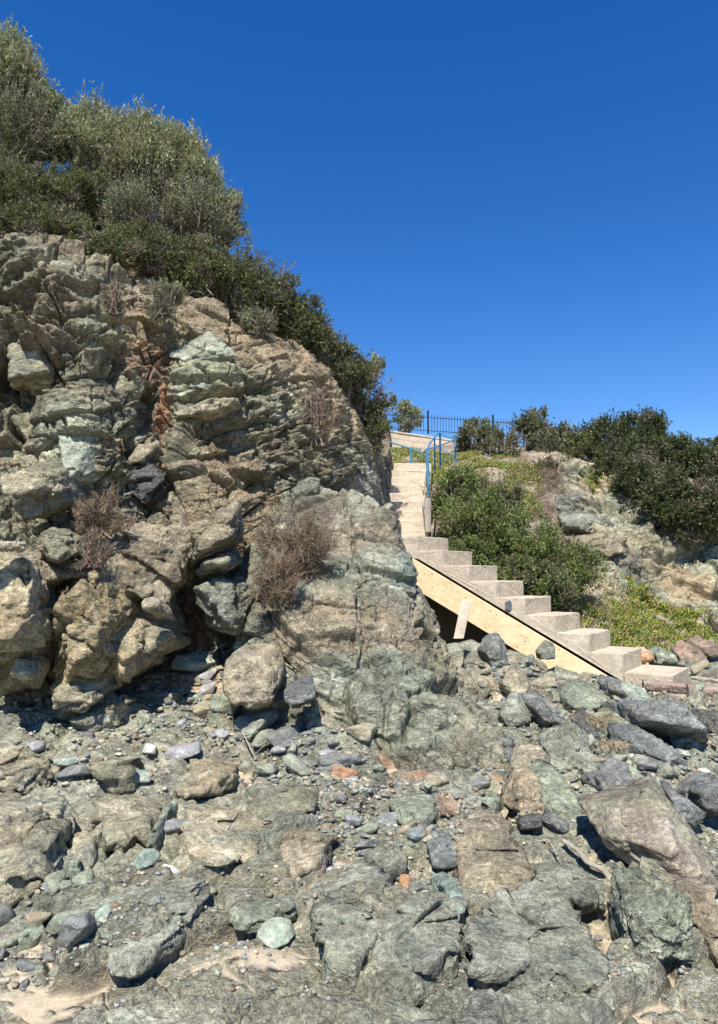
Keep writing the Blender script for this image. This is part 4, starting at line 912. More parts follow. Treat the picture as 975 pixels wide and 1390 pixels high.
# ------------------------------------------------------------------ staircase
F0 = P(609, 731, 10.5); F7 = P(872, 879, 8.95); dF = (F7 - F0) / 7
ddir = unit([dF[0], dF[1], 0]); TR = float(np.linalg.norm(dF[:2])); RS = float(-dF[2]); Wd = .86
side = np.array([-(-ddir[1]), 0, 0]); nearv = np.array([ddir[1], -ddir[0], 0]); nearv = nearv if nearv[0] < 0 else -nearv
stair = empty('concrete_staircase', (0, 0, 0), 'pale concrete staircase climbing beside the rocks with a yellow formwork board under it', 'staircase')
def nose(k): return F0 + dF * k
def under(s): # underside height at run s (from F0)
    return F0[2] - RS * (s / TR) - .30
for k in range(0, 8):
    s1 = k * TR; s0 = s1 - TR if k > 0 else -1.15
    z = F0[2] - RS * k
    a = F0 * [1, 1, 0] + ddir * (s0 + .0015); b = F0 * [1, 1, 0] + ddir * s1
    u0 = under(s0) if k > 0 else F0[2] - .3; u1 = under(s1)
    poly = [[*(a[:2]), z], [*(b[:2]), z], [*(b[:2]), u1], [*(a[:2]), u0]]
    add_obj('step' if k else 'landing', prism_mesh('step', poly, nearv * Wd, M_CONC if False else M_RISER, .012, .009, 3), stair)
# side skin (board-marked concrete cheek), 3 mm proud of the step ends
cheek = []
for k in range(0, 8):
    z = F0[2] - RS * k
    cheek.append((k * TR - .004, z - .035 - .10)); 
top = []
for k in range(0, 8):
    s1 = k * TR; z = F0[2] - RS * k
    if k == 0: top.append((-1.1, z - .004))
    top.append((s1 - .004, z - .004)); top.append((s1 - .004, z - RS - .004))
top = top[:-1]
bot = [(7 * TR - .004, under(7 * TR) - .012), (-.0, under(0) - .012), (-1.1, F0[2] - .31)]
cb = F0 * [1, 1, 0] + nearv * (Wd + .0)
poly = [[*(cb[:2] + ddir[:2] * s), z] for s, z in top + bot]
add_obj('side_cheek', prism_mesh('side_cheek', poly, nearv * .035, M_CONC, .004, .006, 3), stair)
# bottom step slabs
zb = F0[2] - RS * 8; cb = F0 * [1, 1, 0]
a = cb + ddir * (7 * TR + .002); 
add_obj('step', box_mesh('step', [a[0], a[1], zb - .35], ddir * .52, nearv * Wd, [0, 0, .35], M_RISER, .012), stair)
# added panel behind the flight: closes the void, dark colour paints its shade
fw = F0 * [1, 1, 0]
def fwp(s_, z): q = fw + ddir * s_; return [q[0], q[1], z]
add_obj('added_void_panel', prism_mesh('added_void_panel', [fwp(-1.1, .1), fwp(7 * TR, .1), fwp(7 * TR, under(7 * TR) - .002), fwp(0, under(0) - .002), fwp(-1.1, F0[2] - .302)], nearv * .12, plain('painted void shade', (.10, .082, .06), .95), 0), stair)
# formwork board under the cheek
bo = F0 * [1, 1, 0] + nearv * (Wd + .012); s0, s1 = -.45, 7 * TR + .35
def bp(s, dz): q = bo + ddir * s; return [q[0], q[1], under(s) + dz]
board = add_obj('formwork_board', prism_mesh('formwork_board', [bp(s0, -.055), bp(s1, -.055), bp(s1, -.15), bp(s1 - .8, -.40), bp(s0, -.46)], nearv * .028, M_PLY, .003), stair)
for i in range(34):
    s = s0 + .1 + (s1 - s0 - .9) * rng.random(); dz = -.07 - .34 * rng.random(); q = bo + ddir * s + nearv * .028
    c = np.array([q[0], q[1], under(s) + dz]); tube('nail', [c - nearv * .002, c + nearv * .004], rng.uniform(.004, .008), M_NAIL, board, 6)
# gap batten in shade behind board, and prop
q = bo - nearv * .02
add_obj('soffit_board', prism_mesh('soffit_board', [bp(s0, -.004), bp(s1, -.004), bp(s1, -.022), bp(s0, -.022)], -nearv * (Wd - .02), M_GREYWOOD, 0), stair)
pt, pb = P(634, 815, 8.0), P(623, 862, 7.9)
prop = add_obj('wooden_prop', box_mesh('wooden_prop', pb + [-.06, 0, -.04], [.115, .02, 0], [.01, .06, 0], (pt - pb) + [.0, 0, .04], M_CONC, .004)); tag(prop, 'short pale wooden prop standing in the shaded opening under the stairs', 'prop')
# dark flat stone stuck on the cheek
def cheek_pt(px, py):
    o = np.array([0, 0, EYE]); d = P(px, py, 1.) - o; pl = F0 + nearv * (Wd + .035); tt = ((pl - o) @ nearv) / (d @ nearv); return o + d * tt
c = cheek_pt(692, 821); st = add_obj('slate_chip', prism_mesh('slate_chip', [c + np.array([-.05, 0, -.05]), c + np.array([.03, 0, -.075]), c + np.array([.055, 0, 0]), c + np.array([.01, 0, .06]), c + np.array([-.055, 0, .03])] , nearv * .02, plain('slate chip', (.12, .14, .15), .7), .004))
tag(st, 'small dark slate chip sticking out of the concrete stair cheek', 'stone')
# upper flight
U0 = np.array([P(525, 712, 11.9)[0] - .25, 11.9, 0]); 
nU = 9
uf0, uf1 = P(581, 712, 11.9), P(586, 633, 15.2)
ul0, ul1 = P(500, 712, 11.9), P(538, 633, 15.2)
for k in range(nU):
    f0 = k / nU; f1 = (k + 1) / nU
    rr0 = uf0 + (uf1 - uf0) * f0; rr1 = uf0 + (uf1 - uf0) * (f1 if k < nU - 1 else 1.35); ll0 = ul0 + (ul1 - ul0) * f0; ll1 = ul0 + (ul1 - ul0) * (f1 if k < nU - 1 else 1.35)
    zt = F0[2] + .005 + (uf1[2] - F0[2]) * f1; zb_ = zt - .55
    j = rng.uniform(-.012, .012, 2)
    poly = [[ll0[0], ll0[1] + j[0], zb_], [rr0[0], rr0[1] + j[1], zb_], [rr1[0], rr1[1], zb_], [ll1[0], ll1[1], zb_]]
    add_obj('step', prism_mesh('step', poly, np.array([0, 0, .553]), M_CONC, .014, .012, 3), stair)
# landing filler between flights
poly = [[P(505, 715, 11.9)[0], 12.2, F0[2] - .35], [P(583, 715, 11.9)[0], 12.2, F0[2] - .35], [F0[0] + .03, F0[1] + .55, F0[2] - .35], [F0[0] - ddir[0] * .3, F0[1] - ddir[1] * .3 + .0, F0[2] - .35], [F0[0] - ddir[0] * 1.1 + nearv[0] * .8, F0[1] - ddir[1] * 1.1 + nearv[1] * .8 , F0[2] - .35]]
add_obj('landing', prism_mesh('landing', poly, np.array([0, 0, .346]), M_CONC, .006), stair)
# timber edge of the upper flight
eb = [P(581, 722, 11.7), P(584, 650, 13.9)]
for (x0, y0, d0, x1, y1, d1, wdt) in ((578, 712, 11.8, 575, 690, 12.4, .05), (583, 672, 12.9, 579, 650, 13.9, .04)):
    a, b = P(x0, y0, d0), P(x1, y1, d1)
    add_obj('edge_board', box_mesh('edge_board', a + [-.02, 0, -.05], [.04, 0, 0], b - a, [0, 0, .20], M_GREYWOOD, .004), stair)
a = P(581.5, 722, 11.6); wp = add_obj('wooden_post', box_mesh('wooden_post', a + [-.05, 0, 0], [.10, 0, 0], [0, .09, 0], [0, 0, P(582, 676, 11.6)[2] - a[2]], M_GREYWOOD, .006)); tag(wp, 'grey weathered wooden post holding the foot of the blue railing', 'post')
# blue railing
rail = empty('blue_railing', (0, 0, 0), 'chipped blue metal railing at the head of the concrete stairs', 'railing')
def TB(name, pts, r): return tube(name, [P(*q) for q in pts], r * .74, M_BLUE, rail)
TB('post', [(580, 609, 11.9), (582, 690, 11.9)], .034)
TB('handrail', [(580, 611, 11.9), (582, 605, 12.3), (590, 593, 13.4), (597, 587, 14.4)], .024)
TB('handrail', [(597, 587, 14.4), (607, 592, 14.2), (619, 598, 14.)], .022)
TB('handrail', [(581, 610, 11.95), (599, 604, 12.9), (618, 597, 13.9)], .018)
TB('post', [(618, 597, 14.), (619, 642, 14.)], .026)
TB('post', [(597.5, 588, 14.4), (598, 634, 14.4)], .026)
TB('post', [(590, 593, 13.4), (590.5, 640, 13.4)], .02)
TB('mid_rail', [(598, 609, 14.4), (618, 619, 14.)], .014)
TB('mid_rail', [(601, 627, 14.4), (618, 620, 14.)], .014)
TB('handrail', [(520, 597, 16.), (545, 604.5, 15.9), (558, 609, 15.8), (571, 614, 15.6), (574, 618, 15.5)], .024)
TB('post', [(558, 609, 15.8), (558.5, 632, 15.8)], .04)
TB('brace', [(574, 618, 15.5), (581, 608, 14.)], .018)
TB('brace', [(574, 618, 15.5), (567, 625, 15.6)], .014)
# block wall
wa, wb = P(500, 580, 27.5), P(655, 603, 26.5); wv_ = wb - wa; wd_ = unit([wv_[0], wv_[1], 0]); thick = np.array([0, .22, 0])
wall = empty('block_wall', (float(wa[0]), float(wa[1]), float(wa[2] - 1)), 'low tan block wall at the head of the stairs carrying the iron fence', 'wall')
def rel(o_): o_.matrix_parent_inverse = Vector((0, 0, 0)) and o_.matrix_parent_inverse; return o_
def wall_obj(name, me): o = add_obj(name, me, wall); o.location = (-wall.location.x, -wall.location.y, -wall.location.z); return o
for r_ in range(4):
    zt0, zt1 = -.06 - .235 * r_, -.06 - .235 * r_
    bm = bmesh.new(); n = 11
    for i in range(-1, n):
        f0 = (i + .5 * (r_ % 2)) / n + .001; f1 = f0 + 1 / n - .0022
        f0, f1 = max(f0, 0), min(f1, 1)
        if f1 <= f0: continue
        a, b = wa + wv_ * f0, wa + wv_ * f1; j = rng.uniform(-.006, .006)
        vs = [bm.verts.new(q) for q in ([a[0], a[1] + j, a[2] + zt0 - .225], [b[0], b[1] + j, b[2] + zt0 - .225], [b[0], b[1] + j, b[2] + zt0], [a[0], a[1] + j, a[2] + zt0])]
        vs2 = [bm.verts.new(v.co + Vector((0, .2, 0))) for v in vs]
        bm.faces.new(vs); bm.faces.new(vs2[::-1])
        for k in range(4): bm.faces.new([vs[k], vs2[k], vs2[(k + 1) % 4], vs[(k + 1) % 4]])
    bmesh.ops.recalc_face_normals(bm, faces=bm.faces)
    me = bpy.data.meshes.new('block_course'); bm.to_mesh(me); bm.free(); me.materials.append(M_CONC); wall_obj('block_course', me)
wall_obj('mortar', box_mesh('mortar', wa + [0, .02, -1.25], wv_, [0, .16, 0], [0, 0, 1.2], plain('mortar', (.30, .255, .20), .95), 0))
wall_obj('coping', box_mesh('coping', wa + [-.05, -.03, -.055], wv_ + [.1, 0, 0], [0, .26, 0], [0, 0, .06], M_CONC, .01))
# iron fence
fence = empty('iron_fence', (0, 0, 0), 'dark iron picket fence along the top of the slope against the sky', 'fence')
fa, fb = P(500, 581, 27.4), P(735, 597, 26.8); fv = fb - fa; FH = .72
def FP(f, h): return fa + fv * f + np.array([0, .1, h])
for k in range(60):
    f = (k + .5) / 60
    if min(abs(f - g) for g in (.02, .353, .73, .99)) < .012: continue
    tube('picket', [FP(f, -.02), FP(f, FH * .9), FP(f, FH)], .010, M_BLACK, fence, 5)
for f in (.02, .353, .73, .99): add_obj('post', box_mesh('post', FP(f, -.05) + [-.035, -.035, 0], [.07, 0, 0], [0, .07, 0], [0, 0, FH + .2], M_BLACK, .004), fence)
tube('rail', [FP(0, FH - .12), FP(1, FH - .12)], .016, M_BLACK, fence, 6); tube('rail', [FP(0, .08), FP(1, .08)], .016, M_BLACK, fence, 6)

# timbers by the stair foot
G_T = 'weathered timbers below the last stair slab'
def beam(name, a, b, w_, h_, mat, label, cat='timber', group=G_T, jit=.003):
    a, b = np.array(a), np.array(b); d = unit(b - a); s = unit(np.cross([0, 0, 1], d)); u_ = np.cross(d, s); L_ = np.linalg.norm(b - a)
    bm = bmesh.new(); n = 24; k = 14; rings = []
    for i in range(n + 1):
        ring = []
        for j in range(k):
            an = 2 * math.pi * j / k; ca, sa = math.cos(an), math.sin(an); q_ = 1 / (abs(ca) ** 6 + abs(sa) ** 6) ** (1 / 6)
            nz = 1 + .12 * math.sin(j * 7.3 + 1.) + .05 * math.sin(i * .9 + j * 2.1)
            ring.append(bm.verts.new(a + d * L_ * i / n + (s * ca * w_ / 2 + u_ * sa * h_ / 2) * q_ * nz + rng.normal(0, jit, 3)))
        rings.append(ring)
    for r0_, r1x in zip(rings, rings[1:]):
        for j in range(k): bm.faces.new([r0_[j], r0_[(j + 1) % k], r1x[(j + 1) % k], r1x[j]])
    bm.faces.new(rings[0]); bm.faces.new(rings[-1][::-1]); bmesh.ops.recalc_face_normals(bm, faces=bm.faces)
    loc = (a + b) / 2; 
    for v in bm.verts: v.co -= Vector(loc)
    ang = math.atan2(d[1], d[0])
    bmesh.ops.rotate(bm, verts=bm.verts, cent=(0, 0, 0), matrix=__import__('mathutils').Matrix.Rotation(-ang, 3, 'Z'))
    me = bpy.data.meshes.new(name); bm.to_mesh(me); bm.free(); me.materials.append(mat)
    o = add_obj(name, me, None, loc); o.rotation_euler = (0, 0, ang); return tag(o, label, cat, group)
beam('timber', P(873, 930, 7.25), P(930, 935, 7.15), .13, .11, M_REDWOOD, 'upper left reddish timber split along its end')
beam('timber', P(932, 938, 7.1), P(1040, 945, 7.0), .14, .14, M_REDWOOD, 'thick reddish timber running off the right picture edge')
beam('timber', P(886, 943, 7.2), P(932, 947, 7.1), .12, .07, M_GREYWOOD, 'thin grey board under the upper left timber')
beam('timber', P(934, 952, 7.05), P(1040, 958, 6.95), .12, .06, M_GREYWOOD, 'thin grey board under the thick reddish timber')
beam('timber', P(938, 920, 7.6), P(1020, 930, 7.4), .05, .04, M_DRIFT, 'pale loose stick lying across behind the timbers')
add_o = add_obj('sandstone_block', box_mesh('sandstone_block', P(893, 962, 7.25) , [.27, -.02, 0], [.02, .2, 0], [0, 0, .085], plain('sandstone', (.52, .40, .25), .9, nscale=9), .012)); tag(add_o, 'tan rectangular block supporting the timbers', 'block')
def branch(name, pts, r0_, r1x, mat, label, cat, tw=True):
    pts = [np.array(q) for q in pts]; n = len(pts); bm = bmesh.new(); rings = []; k = 9
    fine_ = []
    for i in range(n - 1):
        for t_ in np.linspace(0, 1, 6, endpoint=False): fine_.append(pts[i] * (1 - t_) + pts[i + 1] * t_)
    fine_.append(pts[-1]); m_ = len(fine_)
    for i, c in enumerate(fine_):
        d = unit(fine_[min(i + 1, m_ - 1)] - fine_[max(i - 1, 0)]); s = unit(np.cross(d, [0, 0, 1])); u_ = np.cross(d, s); r = r0_ + (r1x - r0_) * i / m_
        ring = []
        for j in range(k):
            an = 2 * math.pi * j / k + i * .12; rr = r * (1 + .25 * math.sin(3 * an) * (.5 + .5 * math.sin(i * .7)) + rng.normal(0, .05)); ring.append(bm.verts.new(c + rr * (math.cos(an) * s + .7 * math.sin(an) * u_)))
        rings.append(ring)
    for a, b in zip(rings, rings[1:]):
        for j in range(k): bm.faces.new([a[j], a[(j + 1) % k], b[(j + 1) % k], b[j]])
    bm.faces.new(rings[0]); bm.faces.new(rings[-1][::-1]); bmesh.ops.recalc_face_normals(bm, faces=bm.faces)
    loc = Vector(fine_[m_ // 2]); bmesh.ops.translate(bm, verts=bm.verts, vec=-loc)
    for f in bm.faces: f.smooth = True
    me = bpy.data.meshes.new(name); bm.to_mesh(me); bm.free(); me.materials.append(mat); return tag(add_obj(name, me, None, loc), label, cat)
def onrock(px, py, up=.05):
    c = hit(px, py); return np.array([c[0], c[1], float(ground_z(c[0], c[1])[0]) + up])
branch('driftwood_branch', [onrock(764, 1146, .05), onrock(785, 1160, .07), onrock(798, 1176, .06), onrock(822, 1190, .05), onrock(842, 1202, .05), onrock(860, 1214, .03)], .014, .022, M_DRIFT, 'bleached driftwood branch lying left of the biggest slanted boulder', 'driftwood')
branch('dry_stick', [P(948, 1000, 5.9), P(958, 1018, 5.7), P(975, 1030, 5.6)], .007, .004, M_DRIFT, 'thin white stick leaning in the dark gap at the right edge', 'driftwood')
branch('dry_stick', [onrock(328, 1015, .07), onrock(345, 1028, .09), onrock(360, 1033, .06)], .006, .004, M_DRIFT, 'thin bent stick in the grey rubble', 'driftwood')
branch('dry_stick', [onrock(728, 1142, .05), onrock(745, 1146, .07), onrock(757, 1156, .05)], .006, .004, M_DRIFT, 'thin crooked twig left of the driftwood branch', 'driftwood')
beam('driftwood_plank', P(-30, 741, 5.3), P(34, 742, 5.45), .16, .075, M_DRIFT, 'pale driftwood plank resting on the brown ledge at the left edge', 'driftwood', None, .004)
# ------------------------------------------------------------------ vegetation
def prisms(a, b, ra, rb):
    """tapered 3-sided twigs"""
    a = np.asarray(a, float); b = np.asarray(b, float); d = b - a; d /= np.linalg.norm(d, axis=1, keepdims=True) + 1e-9
    ref = np.where(np.abs(d[:, 2:3]) < .9, np.array([[0, 0, 1.]]), np.array([[1., 0, 0]])); s = np.cross(d, ref); s /= np.linalg.norm(s, axis=1, keepdims=True) + 1e-9; t_ = np.cross(d, s)
    ra = np.broadcast_to(ra, len(a))[:, None]; rb = np.broadcast_to(rb, len(a))[:, None]; V = []
    for c, r in ((a, ra), (b, rb)):
        for k in range(3): V.append(c + r * (math.cos(2.094 * k) * s + math.sin(2.094 * k) * t_))
    V = np.stack(V, 1); F = np.array([[0, 1, 4, 3], [1, 2, 5, 4], [2, 0, 3, 5]]); n = len(a)
    return V.reshape(-1, 3), (F[None] + (np.arange(n) * 6)[:, None, None]).reshape(-1, 4)
def leaves(b, d, L_, Wd_, q):
    n = len(b); d = d / (np.linalg.norm(d, axis=1, keepdims=True) + 1e-9); r = q.normal(size=(n, 3)); s = np.cross(d, r); s /= np.linalg.norm(s, axis=1, keepdims=True) + 1e-9
    up = np.cross(s, d); L_ = L_[:, None]; Wd_ = Wd_[:, None]
    V = np.stack([b, b + d * L_ * .45 + s * Wd_ * .5 + up * L_ * .06, b + d * L_, b + d * L_ * .45 - s * Wd_ * .5 + up * L_ * .06], 1)
    return V.reshape(-1, 3), (np.array([0, 1, 2, 3])[None] + (np.arange(n) * 4)[:, None])
KINDS = {  # leafL, leafW, colours, twig colour, density, upness, spread, twig share, leaf share
    'olive': (.060, .013, [(.27, .31, .15), (.19, .235, .10), (.36, .38, .24)], (.25, .21, .17), 2.4, .9, .7, .35),
    'oliver': (.065, .014, [(.32, .35, .18), (.23, .27, .12), (.30, .29, .16)], (.25, .20, .16), 2.6, 1.5, .5, .45),
    'mastic': (.032, .015, [(.105, .13, .04), (.15, .18, .055), (.075, .09, .03), (.19, .19, .09)], (.25, .21, .18), 2.8, .5, .9, .6),
    'green': (.030, .012, [(.14, .20, .045), (.20, .27, .065), (.08, .12, .03), (.24, .26, .11)], (.27, .22, .18), 3.2, .9, .8, .4),
    'dull': (.030, .012, [(.14, .15, .07), (.20, .20, .10), (.09, .105, .045)], (.28, .235, .20), 2.3, .6, .8, .8),
    'dark': (.036, .018, [(.07, .095, .03), (.10, .13, .042), (.05, .065, .025)], (.2, .17, .14), 3.6, .5, .9, .2),
    'twig': (.026, .009, [(.19, .20, .11), (.26, .25, .15), (.14, .17, .08)], (.23, .195, .155), 1.7, .8, .75, 2.2),
    'dead': (.016, .007, [(.23, .155, .10), (.30, .215, .145), (.15, .105, .07)], (.27, .21, .14), 2.2, .4, 1.2, 2.8),
    'sparse': (.02, .007, [(.22, .20, .12), (.16, .12, .08)], (.24, .17, .13), .5, .7, .9, 1.6)}
def bush(kind, px, py, rx, ry, D, label, depth=None, name='bush', cat='bush', group=None, dens=1., tilt=0., trunk=True, seed=None):
    lL, lW, cols_, tc, den, up, spr, tsh = KINDS[kind]
    seed = seed or int(px * 3 + py * 7) % 9973 + 1; q = np.random.default_rng(seed)
    c = P(px, py, D); k = D / FPX; rX, rZ = rx * k, ry * k; rY = depth if depth else (rX + rZ) * .45
    fk = .62 if kind in ('dead', 'sparse') else 1.; lL = max(lL, .0036 * D * fk); lW = max(lW, .0017 * D * fk)
    base = np.array([c[0], c[1], c[2] - rZ * .95])
    area = rx * ry
    nc = int(np.clip(area / 26, 30, 420)); nl = int(area * 3.9 * den * dens)
    # clump centres: uneven outline through lumps
    u = q.normal(size=(nc, 3)); u /= np.linalg.norm(u, axis=1, keepdims=True); rad = q.uniform(.25, 1, nc) ** .45
    if kind == 'dead': rY *= .55
    lump = 1 + (1.1 if kind == 'dead' else .45) * fbm((u * 1.7 + seed).astype(np.float32), 3, seed)
    cen = u * (rad * lump)[:, None] * .88
    cen[:, 2] += tilt * cen[:, 0]
    cen = cen * [rX, rY, rZ]
    cr = (rX + rY + rZ) / 3 * q.uniform(.13, .28, nc) + .02
    tone = q.uniform(0, 1, nc)
    # branchlets inside a clump
    nb = max(nl // 9, 10); ci = q.integers(nc, size=nb)
    bd = cen[ci] / (np.array([rX, rY, rZ]) + 1e-6) * spr + q.normal(size=(nb, 3)) * .45 * spr + [0, 0, up * .8]
    bd /= np.linalg.norm(bd, axis=1, keepdims=True)
    bl = cr[ci] * q.uniform(.8, 2.0, nb) * (1.5 if kind in ('oliver', 'twig') else 1)
    b0 = cen[ci] + q.normal(size=(nb, 3)) * cr[ci][:, None] * .55 - bd * bl[:, None] * .4
    bi = q.integers(nb, size=nl); f = q.uniform(.1, 1, nl) ** .7
    lb = b0[bi] + bd[bi] * (bl[bi] * f)[:, None]; ld = bd[bi] * .8 + q.normal(size=(nl, 3)) * .55
    V, F = leaves(lb, ld, lL * q.uniform(.5, 1.6, nl), lW * q.uniform(.6, 1.5, nl), q)
    ca = np.array(cols_); cc = ca[q.integers(len(ca), size=nl)] * q.uniform(.75, 1.25, nl)[:, None] * (.7 + .6 * tone[ci[bi]])[:, None]
    dryc = q.random(nc) < .13; dm = dryc[ci[bi]]; cc[dm] = cc[dm] * .3 + np.array([.24, .19, .13]) * .7
    dry = q.random(nl) < .06; cc[dry] = [.28, .2, .12]
    gone = q.random(nc) < .10; V = V.reshape(nl, 4, 3); keep = ~(gone[ci[bi]]) ; V = V[keep].reshape(-1, 3); cc = cc[keep]; F = F[:keep.sum()]
    root = empty(name, base, label, cat, group)
    off = c - base
    lo = add_obj('foliage', np_mesh('foliage', V + off, F, M_LEAF, np.repeat(cc, 4, 0), smooth=False), root)
    # branches: base -> mid -> clump, then visible twigs
    tw_a, tw_b, ra, rb = [], [], [], []
    nbig = min(nc, 60 if kind not in ('oliver', 'twig') else 110)
    for i in range(nbig):
        g = q.normal(size=3) * [rX, rY, .0] * .22; p0 = g + [0, 0, -rZ * .97]; p2 = cen[i]; p1 = (p0 + p2) / 2 + q.normal(size=3) * .08 * rX; p1[:2] = p1[:2] * .8 + p2[:2] * .15
        w0 = .012 * max(rZ, .3) + .0006 * D
        tw_a += [p0, p1]; tw_b += [p1, p2]; ra += [w0, w0 * .6]; rb += [w0 * .6, w0 * .3]
    ntw = int(area * .16 * tsh * (1 if kind not in ('dead',) else 2.2)) + 20
    ti = q.integers(nb, size=ntw); th = max(.0018, .00034 * D)
    A_ = b0[ti] - bd[ti] * bl[ti][:, None] * .5; B_ = b0[ti] + bd[ti] * (bl[ti] * q.uniform(.7, 1.25, ntw))[:, None] + q.normal(size=(ntw, 3)) * .02
    a_ = np.vstack([np.array(tw_a), A_]); b_ = np.vstack([np.array(tw_b), B_])
    V, F = prisms(a_, b_, np.concatenate([ra, np.full(ntw, th)]), np.concatenate([rb, np.full(ntw, th * .5)]))
    tcc = np.array(tc) * q.uniform(.6, 1.3, len(a_))[:, None]
    add_obj('branches', np_mesh('branches', V + off, F, M_TWIG, np.repeat(tcc, 6, 0), smooth=False), root)
    return root
G_C = 'bushes along the cliff crest'
for b_ in [
    ('olive', 2, 118, 66, 70, 10.2, 'tall silvery tree crown at the top left corner', 'olive_tree', 'tree'),
    ('twig', 18, 185, 70, 55, 10.0, 'bare grey brown branches under the top left tree crown', 'bush', 'bush'),
    ('olive', 70, 180, 40, 42, 10.4, 'silvery bush in the dip right of the top left tree', 'bush', 'bush'),
    ('mastic', 25, 262, 60, 45, 9.3, 'bright leaved green bush below the top left branches', 'bush', 'bush'),
    ('oliver', 128, 205, 48, 62, 10.5, 'pale olive shrub, leftmost of the tall willowy row', 'bush', 'bush'),
    ('oliver', 190, 225, 56, 62, 10.5, 'tall pale olive shrub in the middle of the willowy row', 'bush', 'bush'),
    ('oliver', 247, 250, 50, 66, 10.6, 'pale olive shrub with a pointed top in the willowy row', 'bush', 'bush'),
    ('twig', 270, 292, 50, 46, 10.2, 'dry grey twiggy shrub at the end of the willowy row', 'bush', 'bush'),
    ('olive', 300, 292, 34, 46, 11.0, 'silvery shrub leaning out at the right end of the willowy row', 'bush', 'bush'),
    ('mastic', 100, 270, 60, 40, 9.9, 'shaded dark bush under the willowy row, left part', 'bush', 'bush'),
    ('twig', 185, 292, 55, 36, 9.9, 'dense shaded grey twigs under the willowy row, middle part', 'bush', 'bush'),
    ('mastic', 140, 334, 46, 20, 8.9, 'shaded dark bush under the willowy row where the crest dips', 'bush', 'bush'),
    ('mastic', 50, 304, 62, 20, 8.8, 'low leafy bush along the cliff edge at left', 'bush', 'bush'),
    ('dull', 88, 302, 36, 18, 9.2, 'small yellowish low bush on the cliff edge at left', 'bush', 'bush'),
    ('mastic', 205, 342, 48, 32, 9.5, 'dark low bush where the crest bushes begin', 'bush', 'bush'),
    ('mastic', 262, 368, 52, 40, 9.8, 'dark dense bush on the crest under the dry grey twiggy shrub', 'bush', 'bush'),
    ('mastic', 320, 385, 50, 48, 10.1, 'dark green bush on the crest right of the leaning silvery shrub', 'bush', 'bush'),
    ('dull', 365, 408, 36, 44, 10.3, 'dull green bush on the crest, above the tan soil edge', 'bush', 'bush'),
    ('mastic', 398, 440, 40, 44, 10.6, 'dark domed bush halfway down the crest', 'bush', 'bush'),
    ('dull', 432, 475, 38, 42, 10.9, 'grey green twiggy bush on the lower crest', 'bush', 'bush'),
    ('mastic', 462, 505, 32, 40, 11.3, 'dark bush near the lower end of the crest', 'bush', 'bush'),
    ('dull', 492, 535, 28, 42, 11.8, 'grey brown bush at the lower end of the crest', 'bush', 'bush'),
    ('mastic', 506, 585, 21, 46, 12.0, 'shaded twiggy bush hanging beside the stairs', 'bush', 'bush'),
    ('olive', 506, 502, 16, 16, 12.4, 'small silvery sprig rising from the lower crest', 'bush', 'bush')]:
    k_, px, py, rx, ry, D, lab, nm, ct = b_
    bush(k_, px, py, rx, ry, D, lab, name=nm, cat=ct, group=G_C if ct == 'bush' else None)
# limbs of the corner tree are its own branches part
G_D = 'dry shrubs on the cliff face'
for k_, px, py, rx, ry, D, lab in [
    ('dead', 400, 745, 48, 44, 6.8, 'big dense reddish brown dead shrub on the central outcrop'),
    ('dead', 374, 795, 30, 34, 6.4, 'lower spill of dead brown shrub on the central outcrop'),
    ('dead', 138, 704, 36, 28, 6.2, 'reddish brown dead shrub above the rounded brown boulder'),
    ('sparse', 435, 570, 28, 40, 9.3, 'thin brown shrub on the upper middle cliff'),
    ('twig', 222, 408, 26, 24, 8.5, 'hanging grey dry shrub on the cliff edge'),
    ('sparse', 152, 405, 16, 24, 8.3, 'small dry shrub in the layered upper left rock'),
    ('twig', 350, 442, 28, 14, 9.4, 'low grey dry shrub on the tan crest edge'),
    ('sparse', 130, 745, 24, 26, 5.9, 'reddish dry stems in the gap left of the rounded boulder')]:
    bush(k_, px, py, rx, ry, D, lab, group=G_D, dens=1.35, name='shrub', cat='shrub')
G_Rt = 'bushes on the slope right of the stairs'
for k_, px, py, rx, ry, D, lab in [
    ('green', 622, 680, 40, 40, 12.0, 'bright green bush touching the blue railing'),
    ('green', 655, 715, 55, 42, 11.5, 'large bright green bush just above the concrete steps'),
    ('green', 712, 748, 52, 40, 11.3, 'bright green bush in the middle of the slope'),
    ('green', 745, 800, 40, 26, 10.7, 'low green bush right behind the fourth concrete step'),
    ('green', 770, 775, 46, 38, 11.2, 'bright green bush at the right end of the green mass'),
    ('dull', 735, 795, 36, 30, 10.8, 'grey green bush behind the fourth concrete step'),
    ('dull', 680, 690, 34, 28, 12.2, 'grey centre bush between two bright green bushes'),
    ('green', 640, 752, 36, 22, 10.9, 'low green growth directly behind the top steps'),
    ('green', 696, 780, 34, 24, 10.7, 'low green growth behind the middle steps')]:
    bush(k_, px, py, rx, ry, D, lab, group=G_Rt)
G_F = 'bushes along the top of the right headland'
